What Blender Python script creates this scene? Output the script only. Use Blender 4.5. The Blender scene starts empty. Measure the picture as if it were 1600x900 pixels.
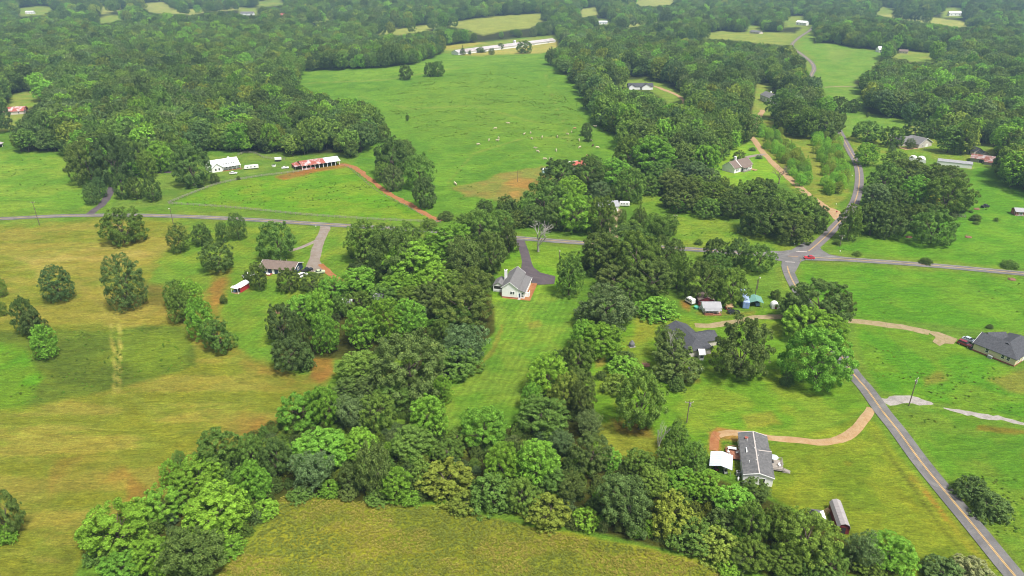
import bpy, math, random, time
import numpy as np
from mathutils import Vector, Matrix
T0 = time.time()
random.seed(7); rng = np.random.default_rng(7)
scene = bpy.context.scene; col = scene.collection
R = math.radians

# ------------------------------------------------------------------ camera, sky, sun, exposure
F, CAMH, PITCH = 1067.0, 122.0, R(25.5)
cam = bpy.data.cameras.new('camera'); camo = bpy.data.objects.new('camera', cam); col.objects.link(camo)
cam.sensor_width = 36; cam.lens = F/1600*36; cam.clip_end = 20000; cam.clip_start = 1
camo.location = (0, 0, CAMH); camo.rotation_euler = (R(90)-PITCH, 0, 0)
scene.camera = camo
SUN_EL, SUN_AZ = R(62), R(140)          # azimuth clockwise from +Y: behind the camera to the right
wd = bpy.data.worlds.new('World'); scene.world = wd; wd.use_nodes = True
wn = wd.node_tree.nodes; wl = wd.node_tree.links; wn.clear()
sky = wn.new('ShaderNodeTexSky'); sky.sky_type = 'NISHITA'; sky.sun_disc = False
sky.sun_elevation = SUN_EL; sky.sun_rotation = SUN_AZ; sky.dust_density = 4; sky.air_density = 1.0
hs = wn.new('ShaderNodeHueSaturation'); hs.inputs['Saturation'].default_value = 0.3   # the white overcast of the photograph
bg = wn.new('ShaderNodeBackground'); bg.inputs['Strength'].default_value = 0.088
wo = wn.new('ShaderNodeOutputWorld')
wl.new(sky.outputs[0], hs.inputs['Color']); wl.new(hs.outputs[0], bg.inputs[0]); wl.new(bg.outputs[0], wo.inputs[0])
sl = bpy.data.lights.new('sun', 'SUN'); sl.energy = 2.9; sl.angle = R(10); sl.color = (1.0, 0.96, 0.9)
so = bpy.data.objects.new('sun', sl); col.objects.link(so)
sd = Vector((math.sin(SUN_AZ)*math.cos(SUN_EL), math.cos(SUN_AZ)*math.cos(SUN_EL), math.sin(SUN_EL)))
so.rotation_euler = sd.to_track_quat('Z', 'Y').to_euler(); so.location = (0, -200, 600)
vs = scene.view_settings; vs.view_transform = 'Standard'; vs.look = 'None'; vs.gamma = 1; vs.exposure = 0.95
scene.cycles.max_bounces = 6; scene.cycles.diffuse_bounces = 2; scene.cycles.transmission_bounces = 4
scene.cycles.volume_bounces = 0; scene.cycles.use_denoising = True
scene.cycles.use_adaptive_sampling = True; scene.cycles.adaptive_threshold = 0.015; scene.cycles.filter_width = 1.0

# ------------------------------------------------------------------ terrain and the camera's view of it
def sstep(a, b, x):
    t = np.clip((np.asarray(x, float)-a)/(b-a), 0, 1); return t*t*(3-2*t)
def gz(x, y):
    x = np.asarray(x, float); y = np.asarray(y, float)
    z = 24*sstep(900, 2600, y)
    z = z + 11*np.exp(-((x+20)/210)**2-((y-830)/190)**2)
    z = z + 8*np.exp(-((x-480)/200)**2-((y-1150)/220)**2)
    z = z + 1.1*np.sin(x/61+0.7)*np.sin(y/83+1.1)*sstep(60, 260, y)
    z = z + 3.0*np.sin(x/190+2.0)*np.sin(y/240)*sstep(500, 1000, y)
    return z
cp, sp = math.cos(PITCH), math.sin(PITCH)
def at(px, py, h=0.0):
    """the point seen at pixel (px, py) of the 1600x900 photograph that stands h above the ground"""
    u = (px-800)/F; v = (450-py)/F
    d = (u, cp+v*sp, -sp+v*cp)
    z = 0.0
    for _ in range(25):
        t = (z+h-CAMH)/d[2]; z = 0.5*z+0.5*float(gz(d[0]*t, d[1]*t))
    return Vector((d[0]*t, d[1]*t, z+h))
def proj(x, y, z):
    dz = np.asarray(z)-CAMH; dep = y*cp-dz*sp; dep = np.maximum(dep, 1e-3)
    return 800+F*x/dep, 450-F*(y*sp+dz*cp)/dep, dep
def pscale(p): return F/(p.y*cp-(p.z-CAMH)*sp)

def inside(poly, X, Y):
    """even-odd test of arrays against a polygon, and the distance to its edge (inside positive)"""
    P = np.asarray(poly, float); n = len(P); ins = np.zeros(X.shape, bool); d2 = np.full(X.shape, 1e18)
    for i in range(n):
        x0, y0 = P[i]; x1, y1 = P[(i+1) % n]
        c = ((y0 > Y) != (y1 > Y))
        with np.errstate(divide='ignore', invalid='ignore'):
            ins ^= c & (X < (x1-x0)*(Y-y0)/(y1-y0 if y1 != y0 else 1e-9)+x0)
        ex, ey = x1-x0, y1-y0; L = ex*ex+ey*ey+1e-9
        t = np.clip(((X-x0)*ex+(Y-y0)*ey)/L, 0, 1)
        d2 = np.minimum(d2, (X-x0-t*ex)**2+(Y-y0-t*ey)**2)
    return np.where(ins, 1, -1)*np.sqrt(d2)
def pip(poly, x, y):
    r = False; j = len(poly)-1
    for i in range(len(poly)):
        xi, yi = poly[i]; xj, yj = poly[j]
        if (yi > y) != (yj > y) and x < (xj-xi)*(y-yi)/(yj-yi)+xi: r = not r
        j = i
    return r
def vnoise(X, Y, seed=0):
    xi = np.floor(X).astype(np.int64); yi = np.floor(Y).astype(np.int64); fx = X-xi; fy = Y-yi
    fx = fx*fx*(3-2*fx); fy = fy*fy*(3-2*fy)
    def hsh(a, b):
        n = (a*374761393+b*668265263+seed*1442695041) & 0xffffffff
        n = ((n ^ (n >> 13))*1274126177) & 0xffffffff
        return ((n ^ (n >> 16)) & 0xffff)/65535.0
    return (hsh(xi, yi)*(1-fx)+hsh(xi+1, yi)*fx)*(1-fy)+(hsh(xi, yi+1)*(1-fx)+hsh(xi+1, yi+1)*fx)*fy
def fbm(X, Y, seed=0, o=4):
    s = 0; a = 0.5; t = 0
    for k in range(o):
        s = s+a*vnoise(X*2**k+17*k, Y*2**k-9*k, seed+k); t += a; a *= 0.55
    return s/t

def lin(c, k=0.52):
    """surface colour as it looks in daylight (0-255) -> base colour"""
    f = lambda v: (v/255/12.92 if v/255 <= 0.04045 else ((v/255+0.055)/1.055)**2.4)
    return tuple(f(v)*k for v in c)

# ------------------------------------------------------------------ object helpers
def link(o, parent=None):
    col.objects.link(o)
    if parent is not None: o.parent = parent
    return o
def tag(o, label=None, cat=None, group=None, kind=None):
    if label: o['label'] = label
    if cat: o['category'] = cat
    if group: o['group'] = group
    if kind: o['kind'] = kind
    return o
def empty(name, loc, rz=0.0, label=None, cat=None, group=None):
    o = bpy.data.objects.new(name, None); o.empty_display_size = 0.5
    o.location = loc; o.rotation_euler = (0, 0, rz); link(o); return tag(o, label, cat, group)
def mesh_np(name, V, Fc, mat, smooth=False):
    me = bpy.data.meshes.new(name); V = np.asarray(V, np.float32); Fc = np.asarray(Fc, np.int32)
    k = Fc.shape[1]; me.vertices.add(len(V)); me.vertices.foreach_set('co', V.ravel())
    me.loops.add(Fc.size); me.loops.foreach_set('vertex_index', Fc.ravel())
    me.polygons.add(len(Fc)); me.polygons.foreach_set('loop_start', np.arange(0, Fc.size, k, dtype=np.int32))
    me.polygons.foreach_set('loop_total', np.full(len(Fc), k, np.int32))
    if smooth: me.polygons.foreach_set('use_smooth', np.ones(len(Fc), bool))
    me.update(calc_edges=True); me.validate()
    if mat: me.materials.append(mat)
    return me
class MB:
    def __init__(s): s.v = []; s.f = []
    def add(s, v, f):
        n = len(s.v); s.v += [tuple(p) for p in v]; s.f += [tuple(i+n for i in q) for q in f]; return s
    def box(s, x0, x1, y0, y1, z0, z1):
        return s.add([(x0,y0,z0),(x1,y0,z0),(x1,y1,z0),(x0,y1,z0),(x0,y0,z1),(x1,y0,z1),(x1,y1,z1),(x0,y1,z1)],
                     [(0,3,2,1),(4,5,6,7),(0,1,5,4),(1,2,6,5),(2,3,7,6),(3,0,4,7)])
    def prism(s, prof, y0, y1):
        """profile in x, z pulled along y"""
        n = len(prof)
        return s.add([(x,y0,z) for x,z in prof]+[(x,y1,z) for x,z in prof],
                     [tuple(range(n)), tuple(range(2*n-1,n-1,-1))]+[(i,i+n,(i+1)%n+n,(i+1)%n) for i in range(n)])
    def prismx(s, prof, x0, x1):
        n = len(prof)
        return s.add([(x0,y,z) for y,z in prof]+[(x1,y,z) for y,z in prof],
                     [tuple(range(n-1,-1,-1)), tuple(range(n,2*n))]+[(i,(i+1)%n,(i+1)%n+n,i+n) for i in range(n)])
    def slab(s, q, t):
        """four corners of a sloping top face, thickened downwards"""
        return s.add(list(q)+[(x,y,z-t) for x,y,z in q], [(0,1,2,3),(7,6,5,4),(0,4,5,1),(1,5,6,2),(2,6,7,3),(3,7,4,0)])
    def tube(s, a, b, r0, r1=None, n=6):
        r1 = r0 if r1 is None else r1; a = Vector(a); b = Vector(b); d = (b-a)
        d = d.normalized() if d.length > 1e-6 else Vector((0,0,1))
        u = d.orthogonal().normalized(); w = d.cross(u)
        v = [a+(u*math.cos(2*math.pi*i/n)+w*math.sin(2*math.pi*i/n))*r0 for i in range(n)]
        v += [b+(u*math.cos(2*math.pi*i/n)+w*math.sin(2*math.pi*i/n))*r1 for i in range(n)]
        return s.add(v, [(i,(i+1)%n,(i+1)%n+n,i+n) for i in range(n)]+[tuple(range(n-1,-1,-1)), tuple(range(n,2*n))])
    def ball(s, c, r, n=8, m=5):
        rx, ry, rz = r if isinstance(r, (tuple, list)) else (r, r, r); v = []; f = []
        for j in range(m+1):
            th = math.pi*j/m
            for i in range(n):
                ph = 2*math.pi*i/n; v.append((c[0]+rx*math.sin(th)*math.cos(ph), c[1]+ry*math.sin(th)*math.sin(ph), c[2]+rz*math.cos(th)))
        for j in range(m):
            for i in range(n): f.append((j*n+i, j*n+n+i, j*n+n+(i+1)%n, j*n+(i+1)%n))
        return s.add(v, f)
    def mesh(s, name, mat, smooth=False):
        me = bpy.data.meshes.new(name); me.from_pydata(s.v, [], s.f); me.validate()
        if smooth:
            for p in me.polygons: p.use_smooth = True
        if mat: me.materials.append(mat)
        return me
    def build(s, name, mat, parent=None, loc=None, rz=0, smooth=False):
        o = bpy.data.objects.new(name, s.mesh(name, mat, smooth)); link(o, parent)
        if loc is not None: o.location = loc
        if rz: o.rotation_euler = (0,0,rz)
        return o

# ------------------------------------------------------------------ materials
def mat_new(name):
    m = bpy.data.materials.new(name); m.use_nodes = True; n = m.node_tree.nodes; n.clear()
    out = n.new('ShaderNodeOutputMaterial'); return m, n, m.node_tree.links, out
def noise(n, l, coord, scale, detail=4, rough=0.6, dist=0.0):
    t = n.new('ShaderNodeTexNoise'); t.inputs['Scale'].default_value = scale; t.inputs['Detail'].default_value = detail
    t.inputs['Roughness'].default_value = rough; t.inputs['Distortion'].default_value = dist; l.new(coord, t.inputs['Vector']); return t.outputs['Fac']
def maprange(n, l, x, a, b, c, d):
    t = n.new('ShaderNodeMapRange'); l.new(x, t.inputs[0])
    for i, q in enumerate((a, b, c, d)): t.inputs[i+1].default_value = q
    return t.outputs[0]
def mathn(n, l, op, a, b):
    t = n.new('ShaderNodeMath'); t.operation = op
    for i, q in enumerate((a, b)):
        if isinstance(q, (int, float)): t.inputs[i].default_value = q
        else: l.new(q, t.inputs[i])
    return t.outputs[0]
def mixc(n, l, fac, a, b, mode='MIX'):
    t = n.new('ShaderNodeMix'); t.data_type = 'RGBA'; t.blend_type = mode
    for i, q in ((0, fac), (6, a), (7, b)):
        if isinstance(q, (int, float)): t.inputs[i].default_value = q
        elif isinstance(q, tuple): t.inputs[i].default_value = (*q[:3], 1)
        else: l.new(q, t.inputs[i])
    return t.outputs[2]
def plain(name, c, rough=0.8, var=0.15, scale=1.5, metal=0.0, bump=0.0, bscale=6, c2=None, thr=(0.45, 0.6), spec=0.3, lines=None):
    """painted or weathered surface: base colour with mottling, wear in a second colour and optional relief lines"""
    m, n, l, out = mat_new(name); b = n.new('ShaderNodeBsdfPrincipled'); tc = n.new('ShaderNodeTexCoord')
    co = tc.outputs['Object']; f = maprange(n, l, noise(n, l, co, scale, 5), 0.3, 0.7, 1-var, 1+var)
    c0 = mixc(n, l, 1.0, c, f, 'MULTIPLY')
    if c2: c0 = mixc(n, l, maprange(n, l, noise(n, l, co, scale*0.7, 6, 0.65, 0.6), thr[0], thr[1], 0, 1), c0, c2)
    l.new(c0, b.inputs['Base Color']); b.inputs['Roughness'].default_value = rough; b.inputs['Metallic'].default_value = metal
    b.inputs['Specular IOR Level'].default_value = spec
    h = None
    if lines:
        w = n.new('ShaderNodeTexWave'); w.bands_direction = lines[0]; w.inputs['Scale'].default_value = lines[1]; l.new(co, w.inputs['Vector']); h = w.outputs['Fac']
    elif bump: h = noise(n, l, co, bscale, 4)
    if h is not None:
        bu = n.new('ShaderNodeBump'); bu.inputs['Strength'].default_value = bump or 0.4; bu.inputs['Distance'].default_value = 0.05
        l.new(h, bu.inputs['Height']); l.new(bu.outputs[0], b.inputs['Normal'])
    l.new(b.outputs[0], out.inputs[0]); return m
M = {}
M['white'] = plain('white_siding', (0.8,0.8,0.78), 0.6, 0.05, lines=('Z', 2.5), bump=0.25)
M['trim'] = plain('white_trim', (0.82,0.82,0.8), 0.5, 0.04)
M['cream'] = plain('cream_siding', (0.58,0.52,0.33), 0.6, 0.06, lines=('Z', 2.5), bump=0.25)
M['beige'] = plain('beige_siding', (0.55,0.5,0.45), 0.7, 0.08, lines=('Z', 2.5), bump=0.25)
M['navy'] = plain('navy_siding', (0.03,0.05,0.1), 0.6, 0.1, lines=('Z', 2.5), bump=0.25)
M['brick'] = plain('brick', (0.28,0.1,0.06), 0.9, 0.25, 4, bump=0.4, bscale=14)
M['shingle'] = plain('grey_shingle', (0.145,0.14,0.14), 0.9, 0.28, 2.2, bump=0.5, bscale=9, c2=(0.19,0.185,0.18), thr=(0.5,0.75))
M['shingle_mid'] = plain('weathered_grey_shingle', (0.105,0.104,0.106), 0.9, 0.3, 1.6, bump=0.5, bscale=9, c2=(0.17,0.165,0.16), thr=(0.48,0.75))
M['shingle_dark'] = plain('charcoal_shingle', (0.058,0.06,0.068), 0.85, 0.3, 2, bump=0.5, bscale=9, c2=(0.095,0.095,0.105), thr=(0.5,0.75))
M['shingle_brown'] = plain('brown_shingle', (0.16,0.12,0.1), 0.9, 0.25, 2, bump=0.5, bscale=9)
M['metal'] = plain('pale_metal_roof', (0.52,0.57,0.62), 0.4, 0.12, 0.6, 0.0, spec=0.5, c2=(0.5,0.53,0.56), thr=(0.5,0.7))
M['metal_white'] = plain('white_metal_roof', (0.75,0.75,0.75), 0.5, 0.1, 0.5, spec=0.5)
M['metal_grey'] = plain('grey_metal_roof', (0.3,0.3,0.315), 0.45, 0.12, 0.6, 0.1, spec=0.5)
M['taupe'] = plain('taupe_metal_roof', (0.31,0.285,0.28), 0.6, 0.08, 1.0, spec=0.4)
M['rust'] = plain('rusty_metal_roof', (0.5,0.42,0.42), 0.7, 0.15, 0.35, c2=(0.3,0.085,0.06), thr=(0.42,0.52))
M['rust_old'] = plain('old_rusty_roof', (0.33,0.28,0.27), 0.8, 0.2, 0.4, c2=(0.19,0.07,0.05), thr=(0.42,0.54))
M['rust_red'] = plain('rust_red_roof', (0.38,0.1,0.07), 0.8, 0.2, 0.6, c2=(0.5,0.35,0.3), thr=(0.58,0.68))
M['chicken'] = plain('faded_metal_roof', (0.4,0.37,0.37), 0.6, 0.1, 0.12, c2=(0.33,0.28,0.27), thr=(0.5,0.62))
M['green_metal'] = plain('green_metal_roof', (0.13,0.27,0.22), 0.5, 0.1, 0.8)
M['red'] = plain('red_boards', (0.4,0.03,0.035), 0.7, 0.15, 1, lines=('X', 3), bump=0.3)
M['darkred'] = plain('dark_red_boards', (0.15,0.025,0.03), 0.7, 0.2, 1, lines=('X', 3), bump=0.3)
M['blue'] = plain('blue_steel', (0.2,0.3,0.55), 0.5, 0.12, 0.8, lines=('Y', 2.2), bump=0.5)
M['blue_light'] = plain('faded_blue_steel', (0.36,0.46,0.66), 0.5, 0.15, 0.8)
M['deck'] = plain('deck_boards', (0.3,0.13,0.08), 0.8, 0.2, 2, lines=('X', 5), bump=0.4)
M['greywood'] = plain('weathered_wood', (0.27,0.24,0.21), 0.9, 0.25, 3)
M['wood'] = plain('pole_wood', (0.14,0.11,0.09), 0.9, 0.25, 3)
M['glass'] = plain('window_glass', (0.03,0.035,0.045), 0.12, 0.1, spec=0.6)
M['dark'] = plain('dark_opening', (0.03,0.028,0.026), 0.9)
M['tyre'] = plain('tyre_rubber', (0.02,0.02,0.02), 0.85)
M['chrome'] = plain('bright_metal', (0.6,0.6,0.6), 0.3, 0.05, metal=0.7)
M['lamp'] = plain('lamp_lens', (0.7,0.7,0.65), 0.15, 0.05)
M['car_white'] = plain('white_car_paint', (0.78,0.78,0.78), 0.25, 0.03, spec=0.6)
M['car_red'] = plain('red_car_paint', (0.45,0.03,0.045), 0.25, 0.03, spec=0.6)
M['car_burgundy'] = plain('burgundy_car_paint', (0.2,0.02,0.035), 0.22, 0.03, spec=0.6)
M['car_silver'] = plain('silver_blue_car_paint', (0.42,0.48,0.54), 0.25, 0.03, spec=0.6)
M['car_black'] = plain('black_car_paint', (0.02,0.02,0.025), 0.2, 0.03, spec=0.6)
M['car_green'] = plain('faded_green_paint', (0.42,0.48,0.3), 0.5, 0.1)
M['cowhide'] = plain('cream_cow_hide', (0.52,0.44,0.32), 0.9, 0.1)
M['cowdark'] = plain('dark_cow_hide', (0.1,0.06,0.045), 0.9, 0.2)
M['cowrust'] = plain('tan_cow_hide', (0.4,0.22,0.12), 0.9, 0.15)
M['bark'] = plain('bark', (0.11,0.085,0.065), 0.95, 0.3, 2, bump=0.6, bscale=5)
M['deadwood'] = plain('bleached_deadwood', (0.42,0.39,0.35), 0.9, 0.2, 2)
M['deadtwig'] = plain('grey_brown_twigs', (0.2,0.155,0.14), 0.9, 0.2, 2)
M['concrete'] = plain('concrete', (0.42,0.38,0.35), 0.9, 0.12, 0.8)
M['tank'] = plain('white_tank_paint', (0.75,0.75,0.72), 0.5, 0.06)
M['tarp'] = plain('grey_tarp', (0.13,0.13,0.14), 0.7, 0.1)
M['brush'] = plain('dry_brush', (0.2,0.11,0.07), 0.95, 0.3, 1.5)
M['teal'] = plain('teal_plastic', (0.1,0.4,0.3), 0.5, 0.1)
M['paleblue'] = plain('pale_blue_metal', (0.4,0.58,0.62), 0.5, 0.1)

def leaf_material(name, source):
    m, n, l, out = mat_new(name)
    if source == 'object':
        oi = n.new('ShaderNodeObjectInfo'); base = oi.outputs['Color']
    else:
        a = n.new('ShaderNodeAttribute'); a.attribute_type = 'INSTANCER'; a.attribute_name = 'tint'; base = a.outputs['Color']
    ge = n.new('ShaderNodeNewGeometry'); tc = n.new('ShaderNodeTexCoord')
    f = maprange(n, l, ge.outputs['Random Per Island'], 0, 1, 0.62, 1.42)
    f2 = maprange(n, l, noise(n, l, tc.outputs['Object'], 2.6, 3), 0.32, 0.68, 0.72, 1.3)
    c = mixc(n, l, 1.0, base, mathn(n, l, 'MULTIPLY', f, f2), 'MULTIPLY')
    # a share of the leaf clusters is yellower, as new growth is
    c = mixc(n, l, maprange(n, l, noise(n, l, tc.outputs['Object'], 5.0, 2), 0.55, 0.75, 0, 0.5), c, mixc(n, l, 1.0, c, (1.45,1.12,0.9), 'MULTIPLY'))
    d = n.new('ShaderNodeBsdfDiffuse'); t = n.new('ShaderNodeBsdfTranslucent'); mx = n.new('ShaderNodeMixShader')
    l.new(c, d.inputs[0]); l.new(mixc(n, l, 1.0, c, (1.25,1.3,0.6), 'MULTIPLY'), t.inputs[0]); mx.inputs[0].default_value = 0.26
    l.new(d.outputs[0], mx.inputs[1]); l.new(t.outputs[0], mx.inputs[2]); l.new(mx.outputs[0], out.inputs[0]); return m
M['leaf'] = leaf_material('foliage', 'object'); M['leaf_inst'] = leaf_material('foliage_mass', 'inst')

# ------------------------------------------------------------------ the ground: one sheet, its grasses, hay, clay and stubble as base colours
FOREST = [
 [(-260,-40),(905,-40),(872,55),(690,74),(690,92),(640,104),(560,109),(472,112),(458,132),(520,150),(590,163),(598,185),(585,212),(560,238),(520,242),(400,238),(330,232),(250,232),(120,238),(40,236),(18,205),(-60,200),(-260,260)],
 [(850,62),(905,-40),(1300,-40),(1280,60),(1272,75),(1282,150),(1318,185),(1300,205),(1260,204),(1230,190),(1195,182),(1172,200),(1165,232),(1120,240),(1040,244),(975,236),(945,205),(905,140),(870,108)],
 [(1262,50),(1300,-40),(1900,-40),(1900,300),(1620,282),(1540,246),(1505,225),(1425,188),(1352,176),(1345,138),(1330,128),(1365,106),(1378,82),(1345,76),(1290,70)]]
CLEAR = [
 [(457,131),(474,112),(560,109),(640,103),(690,86),(720,84),(845,82),(848,92),(870,110),(905,138),(912,162),(930,182),(945,205),(975,216),(972,240),(930,252),(860,265),(700,300),(545,262),(545,256),(590,215),(600,200),(598,182),(585,160),(520,150)],
 [(240,272),(275,255),(318,238),(332,236),(400,240),(465,244),(530,238),(548,262),(400,300),(260,310)],
 [(-300,248),(20,236),(105,243),(125,262),(150,300),(-300,340)],
 [(950,124),(975,121),(1012,123),(1040,132),(1072,150),(1073,166),(1045,162),(1020,146),(985,139),(962,137)],
 [(1186,136),(1203,136),(1207,172),(1180,174)],
 [(1236,70),(1246,58),(1262,50),(1276,57),(1270,70),(1300,68),(1340,76),(1376,79),(1380,84),(1364,106),(1330,129),(1345,138),(1352,178),(1420,189),(1412,207),(1320,224),(1308,200),(1322,160),(1285,138),(1284,125),(1262,118),(1258,98)],
 [(1370,84),(1400,84),(1412,78),(1440,82),(1466,84),(1458,98),(1425,98)],
 [(1062,60),(1128,48),(1165,52),(1200,50),(1242,52),(1256,42),(1278,36),(1262,49),(1240,72),(1210,70),(1160,64),(1110,61)],
 [(1366,23),(1400,22),(1445,26),(1500,33),(1528,39),(1495,44),(1460,37),(1420,32)],
 [(576,49),(640,44),(668,39),(712,34),(775,26),(842,21),(862,25),(828,44),(800,46),(755,55),(722,44),(690,42),(664,49),(637,54),(590,54)],
 [(693,73),(720,68),(755,66),(870,54),(876,70),(845,83),(690,86)],
 [(905,14),(935,11),(932,24),(908,27)], [(985,1),(1062,-4),(1048,8),(1000,10)], [(965,42),(1000,33),(1040,27),(1050,32),(1010,38),(980,45)],
 [(155,23),(158,10),(195,9),(192,17)], [(216,6),(256,3),(272,15),(320,14),(370,8),(378,15),(320,20),(300,24),(258,21),(232,19)], [(138,32),(170,24),(222,26),(180,34),(160,37)],
 [(14,150),(40,143),(72,148),(62,162),(36,172),(40,184),(20,203),(-60,222),(-60,180),(8,180)],
 [(1508,228),(1552,228),(1560,264),(1508,264)], [(1404,196),(1462,196),(1466,236),(1404,236)], [(1128,238),(1172,222),(1190,236),(1232,284),(1200,292),(1130,285),(1122,262)], [(1180,130),(1208,130),(1213,182),(1176,182)], [(24,14),(60,9),(92,12),(70,24),(30,26)], [(396,3),(440,-2),(446,7),(405,12)], [(478,30),(520,24),(530,30),(490,37)], [(1366,14),(1378,10),(1398,13),(1396,24),(1372,24)] , [(1225,26),(1256,24),(1262,40),(1225,44)], [(1470,12),(1505,12),(1505,28),(1470,28)],
 [(372,12),(402,12),(402,24),(372,24)], [(934,30),(954,30),(954,39),(934,39)], [(1165,40),(1192,40),(1192,54),(1165,54)],
]
rs = [20, 40, 60, 78]; r = 90.0
while r < 6500: rs.append(r); r *= 1.0058 if r < 2600 else 1.04
rs = np.array(rs)
ths = np.concatenate([np.arange(-46, 46.01, 0.25), np.arange(52, 314, 8.0)])*math.pi/180
NR, NT = len(rs), len(ths)
GX = (rs[:, None]*np.sin(ths)[None]).ravel(); GY = (rs[:, None]*np.cos(ths)[None]).ravel(); GZ = gz(GX, GY)
PX, PY, PD = proj(GX, GY, GZ); front = (PD > 30); PX = np.where(front, PX, -9999); PY = np.where(front, PY, 9999)
C = np.zeros((len(GX), 3)); WEED = np.zeros(len(GX)); STR = np.zeros(len(GX))
nA = fbm(GX/42, GY/42, 3); nB = fbm(GX/11, GY/11, 11); nW = fbm(GX/7, GY/7, 21)-0.5; nW2 = fbm(GX/26, GY/26, 31)-0.5
nH = fbm(GX/22+0.15*GY/22, GY/5.5, 41)          # hay rows run across
def mixn(c1, c2, n, lo=0.38, hi=0.62):
    t = sstep(lo, hi, n)[:, None]; return np.array(lin(c1))*(1-t)+np.array(lin(c2))*t
def paint(poly, c1, c2=None, feather=4, warp=6, a=1.0, n=None, weed=None, stripe=None):
    global C, WEED, STR
    P = np.array(poly, float); lo = P.min(0)-25; hi = P.max(0)+25
    k = np.where((PX > lo[0]) & (PX < hi[0]) & (PY > lo[1]) & (PY < hi[1]))[0]
    if not len(k): return
    d = inside(poly, PX[k], PY[k])+warp*(nW[k]*1.4+nW2[k]*1.8)
    m = sstep(-feather, feather, d)*a
    c = mixn(c1, c2 or c1, (nB if n is None else n)[k])
    C[k] = C[k]*(1-m[:, None])+c*m[:, None]
    if weed is not None: WEED[k] = WEED[k]*(1-m)+weed*m
    if stripe is not None: STR[k] = STR[k]*(1-m)+stripe*m
def trace(pts, hw, c1, c2=None, feather=2, warp=3, a=1.0):
    global C
    P = np.array(pts, float); lo = P.min(0)-20; hi = P.max(0)+20
    k = np.where((PX > lo[0]) & (PX < hi[0]) & (PY > lo[1]) & (PY < hi[1]))[0]
    d2 = np.full(len(k), 1e9)
    for (x0, y0), (x1, y1) in zip(pts[:-1], pts[1:]):
        ex, ey = x1-x0, y1-y0; t = np.clip(((PX[k]-x0)*ex+(PY[k]-y0)*ey)/(ex*ex+ey*ey), 0, 1)
        d2 = np.minimum(d2, (PX[k]-x0-t*ex)**2+(PY[k]-y0-t*ey)**2)
    m = sstep(-feather, feather, hw-np.sqrt(d2)+warp*nW[k]*1.4)*a
    C[k] = C[k]*(1-m[:, None])+mixn(c1, c2 or c1, nB[k])*m[:, None]
C[:] = mixn((96,146,50), (114,160,60), nA)
for P in FOREST: paint(P, (62,70,36), (50,62,32), 3, 4)
for i, P in enumerate(CLEAR): paint(P, (128,168,74), (150,172,90), 2, 2) if i > 4 else None
paint(CLEAR[3], (128,165,72)); paint(CLEAR[5], (112,165,62), (126,172,74), 2, 2)
paint([(1290,68),(1300,72),(1340,80),(1300,100)], (138,172,84), None, 4, 3, 0.6)
paint(CLEAR[7], (158,178,92), (140,170,84), 2, 2); paint(CLEAR[8], (200,188,124), (180,180,112), 1.5, 1); paint(CLEAR[9], (165,180,98), (150,172,88), 2, 2)
paint([(600,47),(662,40),(720,34),(722,38),(665,48),(600,52)], (196,182,120), (175,178,105), 2, 2, 0.8)
for i in (11,12,13): paint(CLEAR[i], (196,186,128), (172,176,108), 1.5, 1)
for i in (14,15): paint(CLEAR[i], (194,182,124), (170,172,106), 1.5, 1)
# near and middle fields
paint([(-500,246),(20,238),(105,243),(125,290),(142,326),(-500,348)], (110,166,56), (132,176,66), weed=0.15)
paint([(245,268),(320,245),(400,240),(470,244),(535,240),(540,256),(440,280),(345,288),(270,318),(200,328),(170,322),(190,290)], (104,150,60), (122,160,70), 3, 4)
paint([(270,320),(340,288),(420,276),(500,266),(545,262),(600,300),(690,346),(600,346),(500,338),(400,328)], (106,168,42), (126,170,52), 2, 3, weed=0.3)
paint([(430,140),(470,110),(560,106),(640,101),(690,84),(845,80),(905,138),(945,205),(985,215),(970,250),(860,265),(745,332),(690,338),(640,328),(590,290),(545,262),(590,212),(600,186)], (112,166,56), (96,152,50), 2, 3, weed=0.25)
paint([(600,160),(660,120),(770,112),(870,140),(935,200),(900,235),(800,228),(700,215),(640,200)], (106,156,54), (122,168,58), 22, 25, 0.8, weed=1.0)
paint([(470,112),(560,110),(690,88),(845,84),(850,92),(700,110),(560,125)], (132,182,68), (118,170,60), 6, 8, 0.7)
paint([(705,293),(750,280),(800,268),(852,260),(862,280),(835,306),(800,320),(765,312),(735,307)], (148,150,84), (168,146,90), 2, 6, weed=0.1)
paint([(783,287),(808,280),(832,281),(828,297),(800,292)], (196,142,92), None, 3, 4, 0.8); paint([(795,300),(812,297),(818,306),(800,310)], (200,150,98), None, 2, 3, 0.8)
paint([(430,276),(470,266),(535,254),(560,262),(540,262),(500,268),(445,281)], (196,118,76), (176,128,80), 2, 2, 0.9)
paint([(720,86),(760,77),(870,64),(878,76),(845,83),(745,87)], (208,184,120), (190,178,108), 1.5, 1.5); paint([(693,71),(745,66),(760,67),(715,77),(693,78)], (196,176,104), None, 1.5, 1)
paint([(1000,300),(1030,308),(1080,328),(1130,345),(1200,368),(1235,380),(1235,394),(1100,386),(1045,372),(1050,340),(1005,332)], (112,162,54), (130,168,62), 3, 4, weed=0.3)
paint([(1095,240),(1170,222),(1190,236),(1215,262),(1232,284),(1200,292),(1150,292),(1105,270)], (122,182,52), (138,188,60), 3, 3)
paint([(1150,184),(1225,190),(1270,212),(1330,300),(1300,332),(1240,300),(1190,235)], (126,164,62), (150,160,76), 3, 4)
paint([(1320,215),(1350,205),(1420,206),(1530,240),(1560,262),(1520,262),(1440,240),(1360,262),(1345,250)], (122,170,58), (140,166,68), 3, 4)
paint([(1300,388),(1370,372),(1470,345),(1500,300),(1525,262),(1700,258),(1700,430),(1450,410)], (96,160,44), (112,170,52), 3, 4, weed=0.35)
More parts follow.
